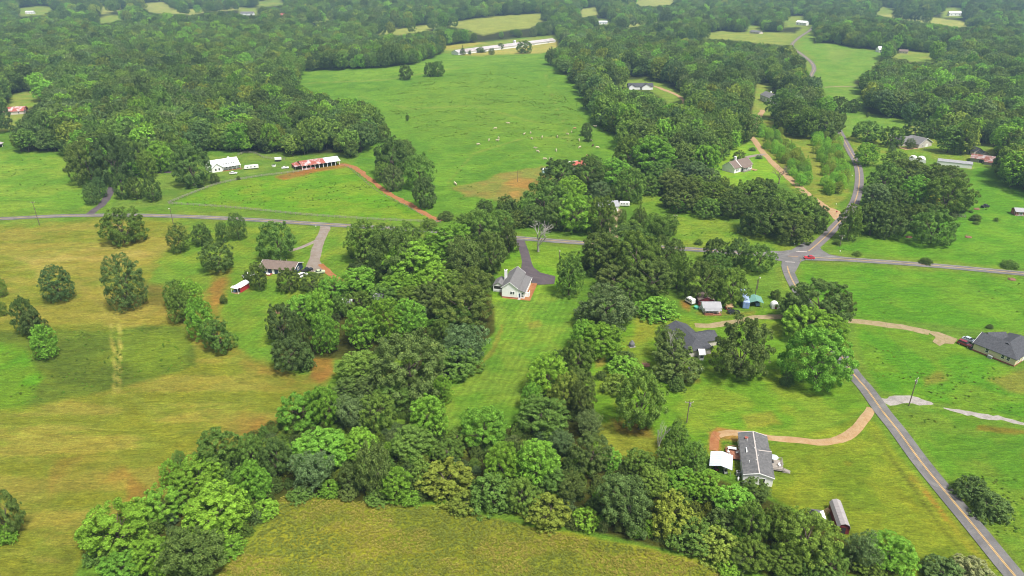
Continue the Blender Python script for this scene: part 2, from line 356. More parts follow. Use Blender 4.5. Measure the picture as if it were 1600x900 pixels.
paint([(1238,410),(1450,420),(1700,440),(1700,640),(1600,520),(1450,505),(1330,498),(1245,460)], (94,160,42), (110,166,50), 3, 4, weed=0.3)
paint([(1330,505),(1450,520),(1520,545),(1600,590),(1700,640),(1700,690),(1480,632),(1370,615)], (94,160,42), (116,166,52), 3, 6, weed=0.3)
paint([(1385,640),(1480,640),(1700,690),(1800,1000),(1620,920),(1480,745)], (96,154,46), (116,158,56), 3, 6, weed=0.4)
paint([(1440,590),(1470,578),(1484,596),(1445,604)], (150,130,72), None, 5, 5, 0.6); paint([(1545,592),(1620,575),(1620,615),(1575,612)], (150,128,76), None, 6, 5, 0.6)
trace([(1530,668),(1560,672),(1610,676)], 3, (170,112,62), None, 2, 4, 0.6)
paint([(230,405),(285,365),(330,350),(400,350),(500,358),(545,366),(560,420),(520,436),(470,460),(425,505),(418,562),(385,562),(352,515),(340,465),(290,440)], (108,158,54), (128,164,60), 6, 6, stripe=0.5)
paint([(-500,352),(0,350),(130,343),(262,346),(300,351),(280,380),(245,410),(232,440),(300,455),(342,470),(352,520),(372,560),(430,578),(505,590),(480,622),(420,692),(330,712),(250,782),(150,832),(120,905),(110,1100),(-500,1100)], (134,148,56), (172,156,82), 7, 12, n=nH, stripe=0.0)
paint([(20,402),(150,384),(250,374),(272,386),(235,412),(130,424),(60,432)], (204,172,112), (176,158,80), 9, 14, 0.85, n=nH)
paint([(60,505),(92,468),(150,452),(222,462),(270,478),(318,500),(260,512),(170,516)], (190,160,94), (164,150,70), 7, 10, 0.8, n=nH)
paint([(222,440),(262,450),(264,482),(236,478)], (128,108,62), None, 6, 6, 0.7)
paint([(-40,518),(90,513),(180,513),(262,508),(292,512),(314,574),(250,590),(180,606),(60,632),(-40,645)], (112,142,54), (98,126,50), 4, 7, weed=0.8)
paint([(-60,535),(40,545),(66,590),(36,640),(-60,648)], (98,164,42), (112,160,48), 8, 12, weed=0.5)
paint([(200,560),(260,530),(290,545),(300,572),(230,590)], (124,160,54), None, 12, 16, 0.6)
for q in ([(172,508),(177,540),(180,575),(178,614)], [(186,508),(188,540),(187,575),(186,612)]): trace(q, 2.0, (200,182,112), (184,168,98), 1.2, 0.7)
trace([(178,612),(150,690),(60,790)], 4, (184,168,92), None, 4, 5, 0.35); trace([(186,610),(260,650),(330,640)], 4, (184,160,92), None, 4, 5, 0.4)
trace([(172,508),(160,480),(135,455),(120,440)], 3, (186,162,96), None, 3, 4, 0.6); trace([(186,508),(178,482),(158,452)], 3, (190,170,96), None, 3, 4, 0.5)
for P, a in (([(240,775),(262,715),(310,690),(370,662),(440,652),(408,690),(330,712),(285,740),(262,780),(200,786),(205,748)], 0.75), ([(80,722),(180,702),(196,742),(120,770),(70,790)], 0.5), ([(300,690),(380,640),(430,650),(330,700)], 0.4),
    ([(335,432),(352,432),(346,462),(334,480),(330,455)], 0.9), ([(320,495),(400,560),(470,588),(520,575),(508,602),(440,612),(380,592)], 0.6), ([(330,425),(358,425),(350,470),(338,505),(328,470)], 0.55), ([(300,520),(345,540),(330,565)], 0.5)):
    paint(P, (178,128,76), (164,146,76), 8, 12, a)
paint([(486,548),(516,545),(522,585),(500,600),(484,590)], (188,128,82), (170,122,70), 5, 7, 0.9); paint([(410,690),(438,672),(436,690),(404,712)], (182,120,76), None, 4, 5, 0.8)
paint([(525,525),(548,522),(545,545),(520,560)], (176,112,70), None, 3, 4, 0.9)
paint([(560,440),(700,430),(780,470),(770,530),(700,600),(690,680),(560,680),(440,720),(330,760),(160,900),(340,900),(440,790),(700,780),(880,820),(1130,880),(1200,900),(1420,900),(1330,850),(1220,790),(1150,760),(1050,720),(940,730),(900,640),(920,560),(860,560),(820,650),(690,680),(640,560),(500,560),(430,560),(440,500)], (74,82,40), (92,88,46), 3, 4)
paint([(300,1000),(335,905),(395,838),(440,772),(520,780),(600,792),(700,790),(790,816),(900,836),(1000,852),(1100,878),(1135,912),(1140,1100),(300,1100)], (168,160,62), (138,150,54), 4, 8, n=nH, weed=0.5)
paint([(760,830),(900,850),(1120,895),(1120,960),(740,960)], (138,150,58), (158,150,64), 20, 20, 0.6); paint([(345,882),(430,778),(450,785),(385,855)], (130,166,58), None, 5, 6, 0.7)
paint([(772,474),(800,466),(830,458),(900,448),(906,500),(905,530),(852,570),(828,600),(818,655),(760,684),(690,678),(700,600),(742,545),(776,520)], (106,160,56), (126,168,66), 3, 4, stripe=0.8)
paint([(785,378),(830,380),(908,386),(908,452),(830,460),(770,470)], (110,168,46), (124,172,56), 3, 4)
paint([(825,505),(842,502),(846,510),(828,513)], (160,150,80), None, 3, 3, 0.7); trace([(745,575),(770,548),(785,510)], 2, (170,140,80), None, 2, 4, 0.5)
paint([(918,570),(935,545),(990,500),(1070,488),(1130,496),(1215,478),(1240,600),(1325,585),(1358,640),(1250,690),(1100,690),(1040,730),(950,735),(915,640)], (110,164,48), (130,168,58), 3, 5, weed=0.15)
paint([(995,496),(1030,492),(1030,532),(985,540)], (156,166,64), None, 6, 6, 0.7); paint([(930,560),(945,556),(946,570),(932,574)], (184,148,86), None, 3, 3, 0.8)
paint([(925,662),(990,652),(1030,690),(1042,722),(962,732)], (152,158,66), None, 6, 8, 0.8); paint([(950,652),(1010,664),(1028,688),(962,676)], (156,112,66), None, 5, 6, 0.7)
paint([(1055,576),(1085,580),(1095,598),(1070,596)], (150,108,62), None, 4, 4, 0.8); paint([(1160,650),(1205,644),(1220,662),(1170,668)], (172,150,74), None, 6, 8, 0.6)
paint([(1062,468),(1080,470),(1078,488),(1066,480)], (186,118,70), None, 3, 3, 0.8); paint([(1085,486),(1180,486),(1178,494),(1090,494)], (150,134,74), None, 3, 4, 0.6)
paint([(1230,470),(1300,500),(1330,560),(1240,560)], (92,104,46), None, 6, 5, 0.8)
paint([(1085,700),(1215,690),(1345,648),(1372,660),(1420,725),(1570,895),(1440,910),(1340,856),(1250,800),(1200,772)], (138,164,54), (120,154,48), 4, 6, weed=0.12)
trace([(1425,745),(1452,775),(1480,810),(1540,880)], 5, (190,160,72), (170,160,66), 4, 5, 0.8); trace([(1446,768),(1468,795),(1478,812)], 2.5, (200,128,70), None, 2, 3, 0.7)
paint([(1108,676),(1122,668),(1150,672),(1190,680),(1150,690),(1126,686),(1124,706),(1110,704)], (200,140,92), None, 2, 2, 0.9); paint([(1310,718),(1340,722),(1325,732)], (170,120,62), None, 2, 5, 0.4)
trace([(1335,560),(1358,598),(1372,618)], 1.6, (84,112,46), None, 1.5, 2, 0.8); trace([(1366,680),(1412,742),(1462,812),(1524,890)], 2.5, (100,116,46), None, 2, 3, 0.8)
for q in ([(850,108),(862,150),(880,190),(890,225)], [(560,150),(640,170),(740,165),(850,195)], [(700,285),(740,240),(820,215),(905,215)], [(480,130),(600,125),(720,105)]): trace(q, 0.9, (150,170,92), None, 1.0, 2, 0.45)
# verges of the roads
ROAD_A = [(-420,352),(-200,347),(0,342),(60,339),(120,337),(200,336.5),(300,339),(400,344),(500,350.5),(600,356.5),(690,362.5),(800,371.5),(900,379),(1000,385),(1090,390.5),(1170,396),(1240,401),(1320,405.5),(1450,414.5),(1600,428),(1800,446),(2050,470)]
ROAD_B = [(1700,1035),(1640,958),(1585,900),(1525,827),(1475,767),(1437,720),(1402,672),(1380,645),(1355,610),(1327,576),(1283,508),(1243,448),(1230,416),(1236,402)]
ROAD_C = [(1236,402),(1248,397),(1263,393),(1290,370),(1306,353),(1326,332),(1337,312),(1342,290),(1342,268),(1337,252),(1330,240),(1322,225),(1310,203),(1298,180),(1284,155),(1270,135),(1267,120),(1272,108),(1268,98),(1254,86),(1240,76),(1238,69),(1247,60),(1262,50),(1270,43)]
for Q in (ROAD_A, ROAD_B, ROAD_C): trace(Q, 9 if Q is not ROAD_B else 20, (112,158,56), (130,156,66), 4, 4, 0.6)
gw = np.clip((C[:, 1]/C[:, 0]-1)/0.3, 0, 1)[:, None]; C = C*(np.array([0.88,1.03,0.62])+gw*np.array([0.26,-0.04,0.12]))
C = np.clip(C, 0.005, 0.6)
idx = np.arange(NR*NT).reshape(NR, NT); nx = np.roll(idx, -1, 1)
GF = np.stack([idx[:-1], idx[1:], nx[1:], nx[:-1]], -1).reshape(-1, 4)
GF = np.concatenate([GF, np.stack([np.full(NT//2, NR*NT), np.arange(0, NT-1, 2)[:NT//2], np.arange(1, NT, 2)[:NT//2], (np.arange(2, NT+1, 2) % NT)[:NT//2]], -1)]) if NT % 2 == 0 else \
     np.concatenate([GF, np.array([[NR*NT, i, (i+1) % NT, (i+1) % NT] for i in range(0)], int).reshape(-1, 4)])
GV = np.concatenate([np.stack([GX, GY, GZ], -1), [[0, 0, 0]]])

m, n, l, out = mat_new('grassland'); b = n.new('ShaderNodeBsdfPrincipled'); b.inputs['Roughness'].default_value = 0.95; b.inputs['Specular IOR Level'].default_value = 0.1
at_ = n.new('ShaderNodeAttribute'); at_.attribute_name = 'Col'; aw = n.new('ShaderNodeAttribute'); aw.attribute_name = 'weed'; as_ = n.new('ShaderNodeAttribute'); as_.attribute_name = 'stripe'
ge = n.new('ShaderNodeNewGeometry'); pos = ge.outputs['Position']
mp = n.new('ShaderNodeMapping'); mp.inputs['Scale'].default_value = (1, 2.2, 1); mp.inputs['Rotation'].default_value = (0, 0, 0.12); l.new(pos, mp.inputs[0])
fine = noise(n, l, mp.outputs[0], 0.9, 6, 0.75, 0.8); mid = noise(n, l, mp.outputs[0], 0.16, 5, 0.65, 1.2); big = noise(n, l, pos, 0.03, 4, 0.6, 0.5)
v = mathn(n, l, 'MULTIPLY', maprange(n, l, fine, 0.3, 0.7, 0.62, 1.36), maprange(n, l, mid, 0.3, 0.7, 0.74, 1.24))
v = mathn(n, l, 'MULTIPLY', v, maprange(n, l, big, 0.3, 0.7, 0.9, 1.1))
ms = n.new('ShaderNodeMapping'); ms.inputs['Scale'].default_value = (0.12, 1.1, 1); ms.inputs['Rotation'].default_value = (0, 0, -0.12); l.new(pos, ms.inputs[0])
streak = noise(n, l, ms.outputs[0], 0.8, 5, 0.7, 1.6); v = mathn(n, l, 'MULTIPLY', v, mixc(n, l, as_.outputs['Fac'], maprange(n, l, streak, 0.3, 0.7, 0.8, 1.2), (1, 1, 1)))
grain = noise(n, l, pos, 2.6, 3, 0.7); v = mathn(n, l, 'MULTIPLY', v, maprange(n, l, grain, 0.3, 0.7, 0.78, 1.22))
c0 = mixc(n, l, 1.0, at_.outputs['Color'], v, 'MULTIPLY')
hue = noise(n, l, pos, 0.055, 5, 0.7, 1.5); c0 = mixc(n, l, maprange(n, l, hue, 0.42, 0.68, 0, 0.6), c0, mixc(n, l, 1.0, c0, (1.28,1.06,0.9), 'MULTIPLY'))
hue2 = noise(n, l, mp.outputs[0], 0.35, 5, 0.7, 0.8); c0 = mixc(n, l, maprange(n, l, hue2, 0.5, 0.7, 0, 0.55), c0, mixc(n, l, 1.0, c0, (0.72,0.9,0.7), 'MULTIPLY'))
wv = noise(n, l, mp.outputs[0], 0.22, 6, 0.7, 1.0); wf = mathn(n, l, 'MULTIPLY', maprange(n, l, wv, 0.54, 0.68, 0, 0.55), aw.outputs['Fac'])
c0 = mixc(n, l, wf, c0, mixc(n, l, 1.0, c0, (0.6,0.68,0.55), 'MULTIPLY'))
m2 = n.new('ShaderNodeMapping'); m2.inputs['Rotation'].default_value = (0, 0, 0.28); l.new(pos, m2.inputs[0])
wa = n.new('ShaderNodeTexWave'); wa.bands_direction = 'X'; wa.inputs['Scale'].default_value = 0.13; wa.inputs['Distortion'].default_value = 5; wa.inputs['Detail'].default_value = 3; wa.inputs['Detail Scale'].default_value = 0.6; l.new(m2.outputs[0], wa.inputs['Vector'])
c0 = mixc(n, l, mathn(n, l, 'MULTIPLY', as_.outputs['Fac'], 0.85), c0, mixc(n, l, 1.0, c0, maprange(n, l, wa.outputs['Fac'], 0, 1, 0.86, 1.14), 'MULTIPLY'))
l.new(c0, b.inputs['Base Color']); bu = n.new('ShaderNodeBump'); bu.inputs['Strength'].default_value = 0.9; bu.inputs['Distance'].default_value = 0.35
l.new(mathn(n, l, 'ADD', fine, mathn(n, l, 'MULTIPLY', mid, 2.0)), bu.inputs['Height']); l.new(bu.outputs[0], b.inputs['Normal']); l.new(b.outputs[0], out.inputs[0]); M['ground'] = m
gm = mesh_np('ground', GV, GF, M['ground'], True)
ca = gm.attributes.new('Col', 'FLOAT_COLOR', 'POINT'); ca.data.foreach_set('color', np.concatenate([np.concatenate([C, np.ones((len(C), 1))], 1), [[.1,.2,.05,1]]]).astype(np.float32).ravel())
for nm, arr in (('weed', WEED), ('stripe', STR)):
    a_ = gm.attributes.new(nm, 'FLOAT', 'POINT'); a_.data.foreach_set('value', np.append(arr, 0).astype(np.float32))
tag(link(bpy.data.objects.new('ground', gm)), kind='structure')

# ------------------------------------------------------------------ roads, drives and tracks
def dense(px, step=3.0):
    P = [at(*q) for q in px]; P = [P[0]]+P+[P[-1]]; out = []
    for i in range(1, len(P)-2):
        p0, p1, p2, p3 = P[i-1], P[i], P[i+1], P[i+2]; nseg = max(2, int((p2-p1).length/step))
        for k in range(nseg):
            t = k/nseg; out.append(0.5*((2*p1)+(p2-p0)*t+(2*p0-5*p1+4*p2-p3)*t*t+(3*p1-p0-3*p2+p3)*t**3))
    out.append(P[-1]); return out
def strip(pts, off0, off1, mat, name, zoff, rough=0.0, nw=4, crown=0.0, seed=1, taper=False):
    """a surface that follows the ground between two side offsets from a line"""
    V = []; Fc = []; rr = random.Random(seed); N = len(pts); w0 = w1 = 0
    for i, p in enumerate(pts):
        d = pts[min(i+1, N-1)]-pts[max(i-1, 0)]; d.z = 0; d.normalize(); s = Vector((d.y, -d.x, 0))
        w0 = 0.6*w0+0.4*rr.uniform(-rough, rough); w1 = 0.6*w1+0.4*rr.uniform(-rough, rough)
        k_ = min(1, 0.25+min(i, N-1-i)/4) if taper else 1
        for j in range(nw+1):
            o = ((off0+w0)*(1-j/nw)+(off1+w1)*j/nw)*k_; q = p+s*o; h = abs(2*j/nw-1)
            V.append((q.x, q.y, float(gz(q.x, q.y))+zoff+0.00012*q.length-(0.10*h**6 if rough else 0)+crown*(1-h*h)))
    for i in range(N-1):
        for j in range(nw): a = i*(nw+1)+j; Fc.append((a, a+1, a+nw+2, a+nw+1))
    o = bpy.data.objects.new(name, mesh_np(name, V, Fc, mat, True)); link(o); return tag(o, kind='structure')
def ground_mat(name, c, c2, s=0.35, thr=(0.4, 0.65), bump=0.5, streak=None):
    m, n, l, out = mat_new(name); b = n.new('ShaderNodeBsdfPrincipled'); ge = n.new('ShaderNodeNewGeometry'); pos = ge.outputs['Position']
    f = noise(n, l, pos, s, 6, 0.7, 0.7); fi = noise(n, l, pos, 4.0, 4, 0.7)
    c0 = mixc(n, l, maprange(n, l, f, thr[0], thr[1], 0, 1), c, c2)
    if streak: c0 = mixc(n, l, maprange(n, l, noise(n, l, pos, 0.09, 6, 0.75, 1.4), 0.47, 0.6, 0, 0.7), c0, streak)
    c0 = mixc(n, l, 1.0, c0, maprange(n, l, fi, 0.3, 0.7, 0.82, 1.18), 'MULTIPLY'); l.new(c0, b.inputs['Base Color'])
    b.inputs['Roughness'].default_value = 0.9; b.inputs['Specular IOR Level'].default_value = 0.25
    bu = n.new('ShaderNodeBump'); bu.inputs['Strength'].default_value = bump; bu.inputs['Distance'].default_value = 0.08; l.new(fi, bu.inputs['Height']); l.new(bu.outputs[0], b.inputs['Normal'])
    l.new(b.outputs[0], out.inputs[0]); return m
M['asphalt'] = ground_mat('asphalt', lin((141,139,138)), lin((154,151,148)), 0.2, streak=lin((119,116,115)))
M['asphalt_far'] = ground_mat('pale_asphalt', lin((150,142,142)), lin((138,130,130)), 0.15)
M['asphalt_drive'] = ground_mat('dark_asphalt', lin((102,92,98)), lin((120,108,110)), 0.3)
M['gravel'] = ground_mat('gravel', lin((178,166,156)), lin((160,142,122)), 0.4)
M['clay'] = ground_mat('red_clay', lin((200,142,92)), lin((178,112,68)), 0.5)
M['clay_pale'] = ground_mat('pale_clay', lin((214,182,138)), lin((198,158,110)), 0.4)
M['tan_track'] = ground_mat('sandy_track', lin((196,174,138)), lin((170,158,104)), 0.5)
M['wash'] = ground_mat('pale_sand', lin((206,198,192)), lin((176,168,158)), 0.6)
M['yellow'] = plain('yellow_road_paint', lin((236,192,112), 0.6), 0.7, 0.12, 0.5, c2=lin((190,160,120)), thr=(0.52, 0.7))
M['whiteline'] = plain('white_road_paint', lin((222,212,204), 0.7), 0.7, 0.1, 0.5)
RA, RB, RC = dense(ROAD_A), dense(ROAD_B), dense(ROAD_C)
HW = 2.5
strip(RA, -HW, HW, M['asphalt'], 'road', 0.10, nw=6, crown=0.05); strip(RB, -HW, HW, M['asphalt'], 'road', 0.13, nw=6, crown=0.05); strip(RC, -HW, HW, M['asphalt_far'], 'road', 0.16, nw=6, crown=0.05)
def near_x(p): return (p-at(1236,402)).length < 9.5
for pts, z in ((RA, 0.165), (RB, 0.195), (RC, 0.225)):
    runs = [[]]
    for p in pts:
        if near_x(p):
            if runs[-1]: runs.append([])
        else: runs[-1].append(p)
    for run in runs:
        if len(run) > 3:
            for o_ in (-0.24, 0.09): strip(run, o_, o_+0.17, M['yellow'], 'road_marking', z, nw=1)
strip(RA[60:], -HW+0.3, -HW+0.42, M['whiteline'], 'road_marking', 0.135, nw=1)
def sheet(px, mat, name, zoff):
    """a flat patch of surface with a fan of sub-triangles so that it follows the ground"""
    P = [at(*q) for q in px]; c = sum(P, Vector())/len(P); V = [(c.x, c.y)]; Fc = []; n_ = len(P); K = 4
    for k in range(1, K+1): V += [(c.x+(p.x-c.x)*k/K, c.y+(p.y-c.y)*k/K) for p in P]
    f = [(0, 1+i, 1+(i+1) % n_) for i in range(n_)]
    for k in range(K-1):
        a = 1+k*n_; f += [(a+i, a+n_+i, a+n_+(i+1) % n_, a+(i+1) % n_) for i in range(n_)]
    mb = MB(); mb.add([(x, y, float(gz(x, y))+zoff) for x, y in V], f); return tag(mb.build(name, mat), kind='structure')
sheet([(1196,392),(1218,393),(1236,391),(1258,378),(1278,381),(1284,391),(1296,398),(1320,402),(1320,409),(1290,408),(1258,407),(1244,412),(1243,425),(1226,425),(1222,409),(1196,403)], M['asphalt'], 'road', 0.172)
def bar(a, b, w, mat, z):
    strip([at(*a), (at(*a)+at(*b))/2, at(*b)], -w/2, w/2, mat, 'road_marking', z, nw=1)
bar((1243,393.6),(1261,394.6), 0.55, M['whiteline'], 0.30); bar((1227,410),(1242,410.6), 0.55, M['whiteline'], 0.26); bar((1231,401),(1247,401.4), 0.35, M['yellow'], 0.245)
def drive(px, w, mat, name, zoff=0.06, rough=0.5, seed=1, taper=False): return strip(dense(px, 2.0), -w/2, w/2, mat, name, zoff, rough, 4, 0, seed, taper)
drive([(136,338),(148,328),(158,321),(168,308),(173,296),(185,283),(212,273),(240,270),(268,269)], 4.5, M['asphalt_drive'], 'driveway', seed=2)
drive([(508,351),(507,360),(499,378),(494,396),(490,412),(487,424)], 5.0, M['gravel'], 'driveway', seed=3)
sheet([(483,405),(497,402),(501,410),(508,420),(500,426),(480,424),(478,416)], M['gravel'], 'parking_pad', 0.10)
drive([(502,372),(490,378),(472,386),(452,392)], 2.8, M['gravel'], 'driveway', 0.09, seed=4)
drive([(500,413),(510,422),(521,432),(534,441),(545,452)], 3.2, M['clay'], 'dirt_drive', 0.08, 0.6, seed=5)
drive([(811,371),(814,380),(819,393),(822,404),(824,414)], 4.4, M['asphalt_drive'], 'driveway', 0.06, 0.2, seed=6)
sheet([(816,404),(828,406),(834,418),(844,426),(868,432),(866,444),(850,445),(833,445),(826,436),(814,424)], M['asphalt_drive'], 'parking_pad', 0.11)
drive([(958,385),(959,365),(958,348),(963,335),(966,326)], 4.6, M['tan_track'], 'gravel_drive', seed=7)
drive([(1312,340),(1300,331),(1283,319),(1262,304),(1243,287),(1232,277),(1218,264),(1205,252),(1192,238),(1182,224),(1172,212)], 4.6, M['clay_pale'], 'dirt_drive', 0.08, 0.7, seed=8)
sheet([(1290,326),(1300,325),(1312,330),(1316,338),(1308,346),(1302,342),(1296,334)], M['clay_pale'], 'dirt_drive', 0.12)
drive([(1196,241),(1180,243),(1166,246)], 4.2, M['gravel'], 'driveway', 0.10, seed=9)
drive([(1262,497),(1300,499),(1340,502),(1375,506),(1410,511),(1435,516),(1452,520)], 4.2, M['tan_track'], 'gravel_drive', 0.07, 0.7, seed=10)
sheet([(1446,517),(1466,519),(1480,524),(1496,530),(1490,538),(1476,537),(1468,541),(1457,534),(1462,527)], M['tan_track'], 'parking_pad', 0.10)
drive([(1262,497),(1235,495),(1205,495),(1175,497),(1145,503),(1110,509),(1086,509)], 3.4, M['tan_track'], 'gravel_drive', 0.10, 0.9, seed=11)
drive([(1362,638),(1352,652),(1340,668),(1322,682),(1300,689),(1275,691),(1240,687),(1205,684),(1170,678),(1142,676),(1122,680)], 2.7, M['clay_pale'], 'dirt_drive', 0.08, 0.45, seed=12)
drive([(1122,676),(1116,688),(1114,704)], 2.4, M['clay'], 'dirt_drive', 0.10, 0.6, seed=13)
drive([(534,257),(552,261),(570,274),(590,290),(610,304),(636,318),(662,332),(688,346)], 4.0, M['clay'], 'dirt_path', 0.06, 1.6, seed=14)
drive([(1000,132),(1022,135),(1042,142),(1060,150),(1070,158),(1066,166)], 5.5, M['clay_pale'], 'dirt_drive', 0.12, 1.5, seed=15)
drive([(1182,200),(1180,190),(1188,180),(1192,172)], 4.5, M['clay_pale'], 'dirt_drive', 0.12, 1.2, seed=16)
drive([(1352,136.5),(1375,136),(1405,137)], 3.5, M['tan_track'], 'dirt_track', 0.1, 1.0, seed=17)
drive([(1288,136.5),(1310,135.5),(1345,136)], 3.0, M['tan_track'], 'dirt_track', 0.1, 1.0, seed=18)
drive([(1372,622),(1388,627),(1405,626),(1425,627),(1445,631),(1457,630)], 4.6, M['wash'], 'gravel_wash', 0.05, 2.6, 19, True)
drive([(1474,637),(1500,642),(1518,645),(1545,652),(1562,653),(1582,658),(1625,668)], 2.8, M['wash'], 'gravel_wash', 0.05, 1.8, 20, True)
print('ground', time.time()-T0)

# ------------------------------------------------------------------ trees: crowns of leaf clusters on lobes, tapered trunks with limbs
def unit(a): return a/np.maximum(np.linalg.norm(a, axis=-1, keepdims=True), 1e-9)
def leaf_cards(P, N, size, g):
    """one bent card of two triangles-pairs per leaf cluster, facing N"""
    n_ = len(P); t = unit(np.cross(N, g.normal(size=(n_, 3)))); u = np.cross(N, t)
    s = (size*g.uniform(0.6, 1.35, n_))[:, None]; a = P-t*s*0.5; b = P+t*s*0.5
    V = np.stack([a-u*s*0.34, b-u*s*0.22+N*s*0.12, b+u*s*0.30, a+u*s*0.26+N*s*0.10], 1).reshape(-1, 3)
    return V, np.arange(4*n_).reshape(-1, 4)
def fib(n_, g):
    i = np.arange(n_)+0.5; z = 1-2*i/n_; ph = i*2.39996+g.uniform(0, 6.28); r_ = np.sqrt(1-z*z)
    return unit(np.stack([r_*np.cos(ph), r_*np.sin(ph), z], -1)+g.normal(size=(n_, 3))*0.22)
def crown_np(seed, kind, nleaf=4600, leaf=0.056):
    g = np.random.default_rng(seed); L = []
    if kind == 'round':
        D = fib(15, g); D = D[D[:, 2] > -0.62]
        L = [(d*np.array([0.56, 0.56, 0.5])*g.uniform(0.85, 1.12), g.uniform(0.4, 0.54)) for d in D]+[(np.array([0, 0, 0.05]), 0.74)]
    elif kind == 'tall':
        for z in np.linspace(-0.72, 0.74, 7):
            k = 3 if abs(z) < 0.6 else 2; ph0 = g.uniform(0, 6.28); w_ = 0.5*math.sqrt(max(0.06, 1-((z+0.12)/0.98)**2))
            L += [(np.array([math.cos(ph0+6.28*j/k)*w_, math.sin(ph0+6.28*j/k)*w_, z+g.uniform(-.1, .1)]), g.uniform(0.32, 0.44)) for j in range(k)]
        L += [(np.array([0, 0, 0.85]), 0.24), (np.array([0, 0, -0.3]), 0.5), (np.array([0, 0, 0.3]), 0.45)]
    elif kind == 'lumpy':
        for j in range(8):
            ph = 6.28*j/8+g.uniform(-.4, .4); q = g.uniform(0.35, 0.68)
            L.append((np.array([math.cos(ph)*q, math.sin(ph)*q, g.uniform(-0.55, 0.5)]), g.uniform(0.28, 0.46)))
        L += [(np.array([g.uniform(-.25, .25), g.uniform(-.25, .25), g.uniform(0.3, 0.66)]), g.uniform(0.3, 0.42)) for _ in range(3)]+[(np.zeros(3), 0.5)]
    elif kind == 'cone':
        for z in np.linspace(-0.82, 0.8, 8):
            w_ = 0.62*(0.9-z)/1.72 if z > -0.5 else 0.5; k = max(1, int(5*w_/0.4)); ph0 = g.uniform(0, 6.28)
            L += [(np.array([math.cos(ph0+6.28*j/k)*w_, math.sin(ph0+6.28*j/k)*w_, z+g.uniform(-.08, .08)]), max(0.13, 0.34*(1.05-z)/1.7)) for j in range(k)]
        L.append((np.array([0, 0, 0.9]), 0.1)); L.append((np.array([0, 0, -0.2]), 0.4))
    elif kind == 'egg':
        for z in np.linspace(-0.75, 0.72, 7):
            w_ = 0.62*math.sqrt(max(0.04, 1-((z+0.3)/1.15)**2)); k = 5 if w_ > 0.4 else 3; ph0 = g.uniform(0, 6.28)
            L += [(np.array([math.cos(ph0+6.28*j/k)*w_, math.sin(ph0+6.28*j/k)*w_, z+g.uniform(-.08, .08)]), g.uniform(0.3, 0.42)) for j in range(k)]
        L += [(np.array([0, 0, 0.84]), 0.2), (np.array([0, 0, -0.35]), 0.62), (np.array([0, 0, 0.3]), 0.5)]
    elif kind == 'bush':
        for j in range(10):
            ph = 6.28*j/10+g.uniform(-.3, .3); q = g.uniform(0.3, 0.68)
            L.append((np.array([math.cos(ph)*q, math.sin(ph)*q, g.uniform(-0.7, 0.2)]), g.uniform(0.26, 0.42)))
        L += [(np.array([0.1, 0, 0.4]), 0.45), (np.array([-.2, .15, 0.1]), 0.5)]
    elif kind == 'airy':
        for j in range(22):
            d = unit(g.normal(size=3)); L.append((d*np.array([0.68, 0.68, 0.62])*g.uniform(0.4, 1), g.uniform(0.2, 0.36)))
    cen = np.array([c for c, _ in L]); rad = np.array([q for _, q in L])
    w = rad**2; w = w/w.sum(); CL = []; CN = []; CR = []
    for (c, q), wi in zip(L, w):
        k = max(5, int(wi*(330 if nleaf > 7000 else 250)*max(1.0, len(L)/11))); d = fib(k, g); CL.append(c+d*q*g.uniform(*((0.76, 1.12) if kind in ('lumpy', 'airy', 'bush') else (0.84, 1.06)), (k, 1))); CN.append(d); CR.append(np.full(k, 1)*g.uniform(0.075, 0.125, k)*(0.8+0.6*q)*(1.0 if nleaf > 7000 else 1.3))
    CL = np.concatenate(CL); CN = np.concatenate(CN); CR = np.concatenate(CR)
    dd = np.linalg.norm(CL[:, None]-cen[None], axis=-1)/rad[None]
    keep = (dd.min(1) > 0.72)
    if kind in ('bush',): keep &= CL[:, 2] > -0.85
    CL, CN, CR = CL[keep], CN[keep], CR[keep]
    out_ = unit(CL*np.array([1, 1, 0.8])+1e-6); pr = CR**1.6*(1.0+0.35*out_[:, 2]); pr /= pr.sum()
    ci = g.choice(len(CL), nleaf, p=pr); d = unit(g.normal(size=(nleaf, 3))+CN[ci]*0.9+out_[ci]*0.5+np.array([0, 0, 0.45]))
    P = CL[ci]+d*(CR[ci]*g.uniform(0.3, 1.1, nleaf)**0.7)[:, None]
    deep = g.random(nleaf) < 0.16; P = np.where(deep[:, None], P*g.uniform(0.72, 0.92, (nleaf, 1)), P)   # leaves further in, behind the gaps
    if kind == 'airy': N = unit(d*0.5+g.normal(size=d.shape)*0.6+np.array([0, 0, 0.3]))
    elif kind in ('cone', 'egg'): N = unit(d*0.75+g.normal(size=d.shape)*0.38+np.array([0, 0, 0.3]))
    else: N = unit(d*0.7+g.normal(size=d.shape)*0.42+np.array([0, 0, 0.3]))
    V, Fc = leaf_cards(P, N, leaf, g)
    q = np.abs(P); ext = np.percentile(q, 98.5, axis=0); lo, hi = np.percentile(P[:, 2], 0.7), np.percentile(P[:, 2], 99.5)
    s = np.array([1/ext[:2].max(), 1/ext[:2].max(), 2/(hi-lo)]); V = V*s; V[:, 2] -= (lo+hi)/2*s[2]
    return V, Fc
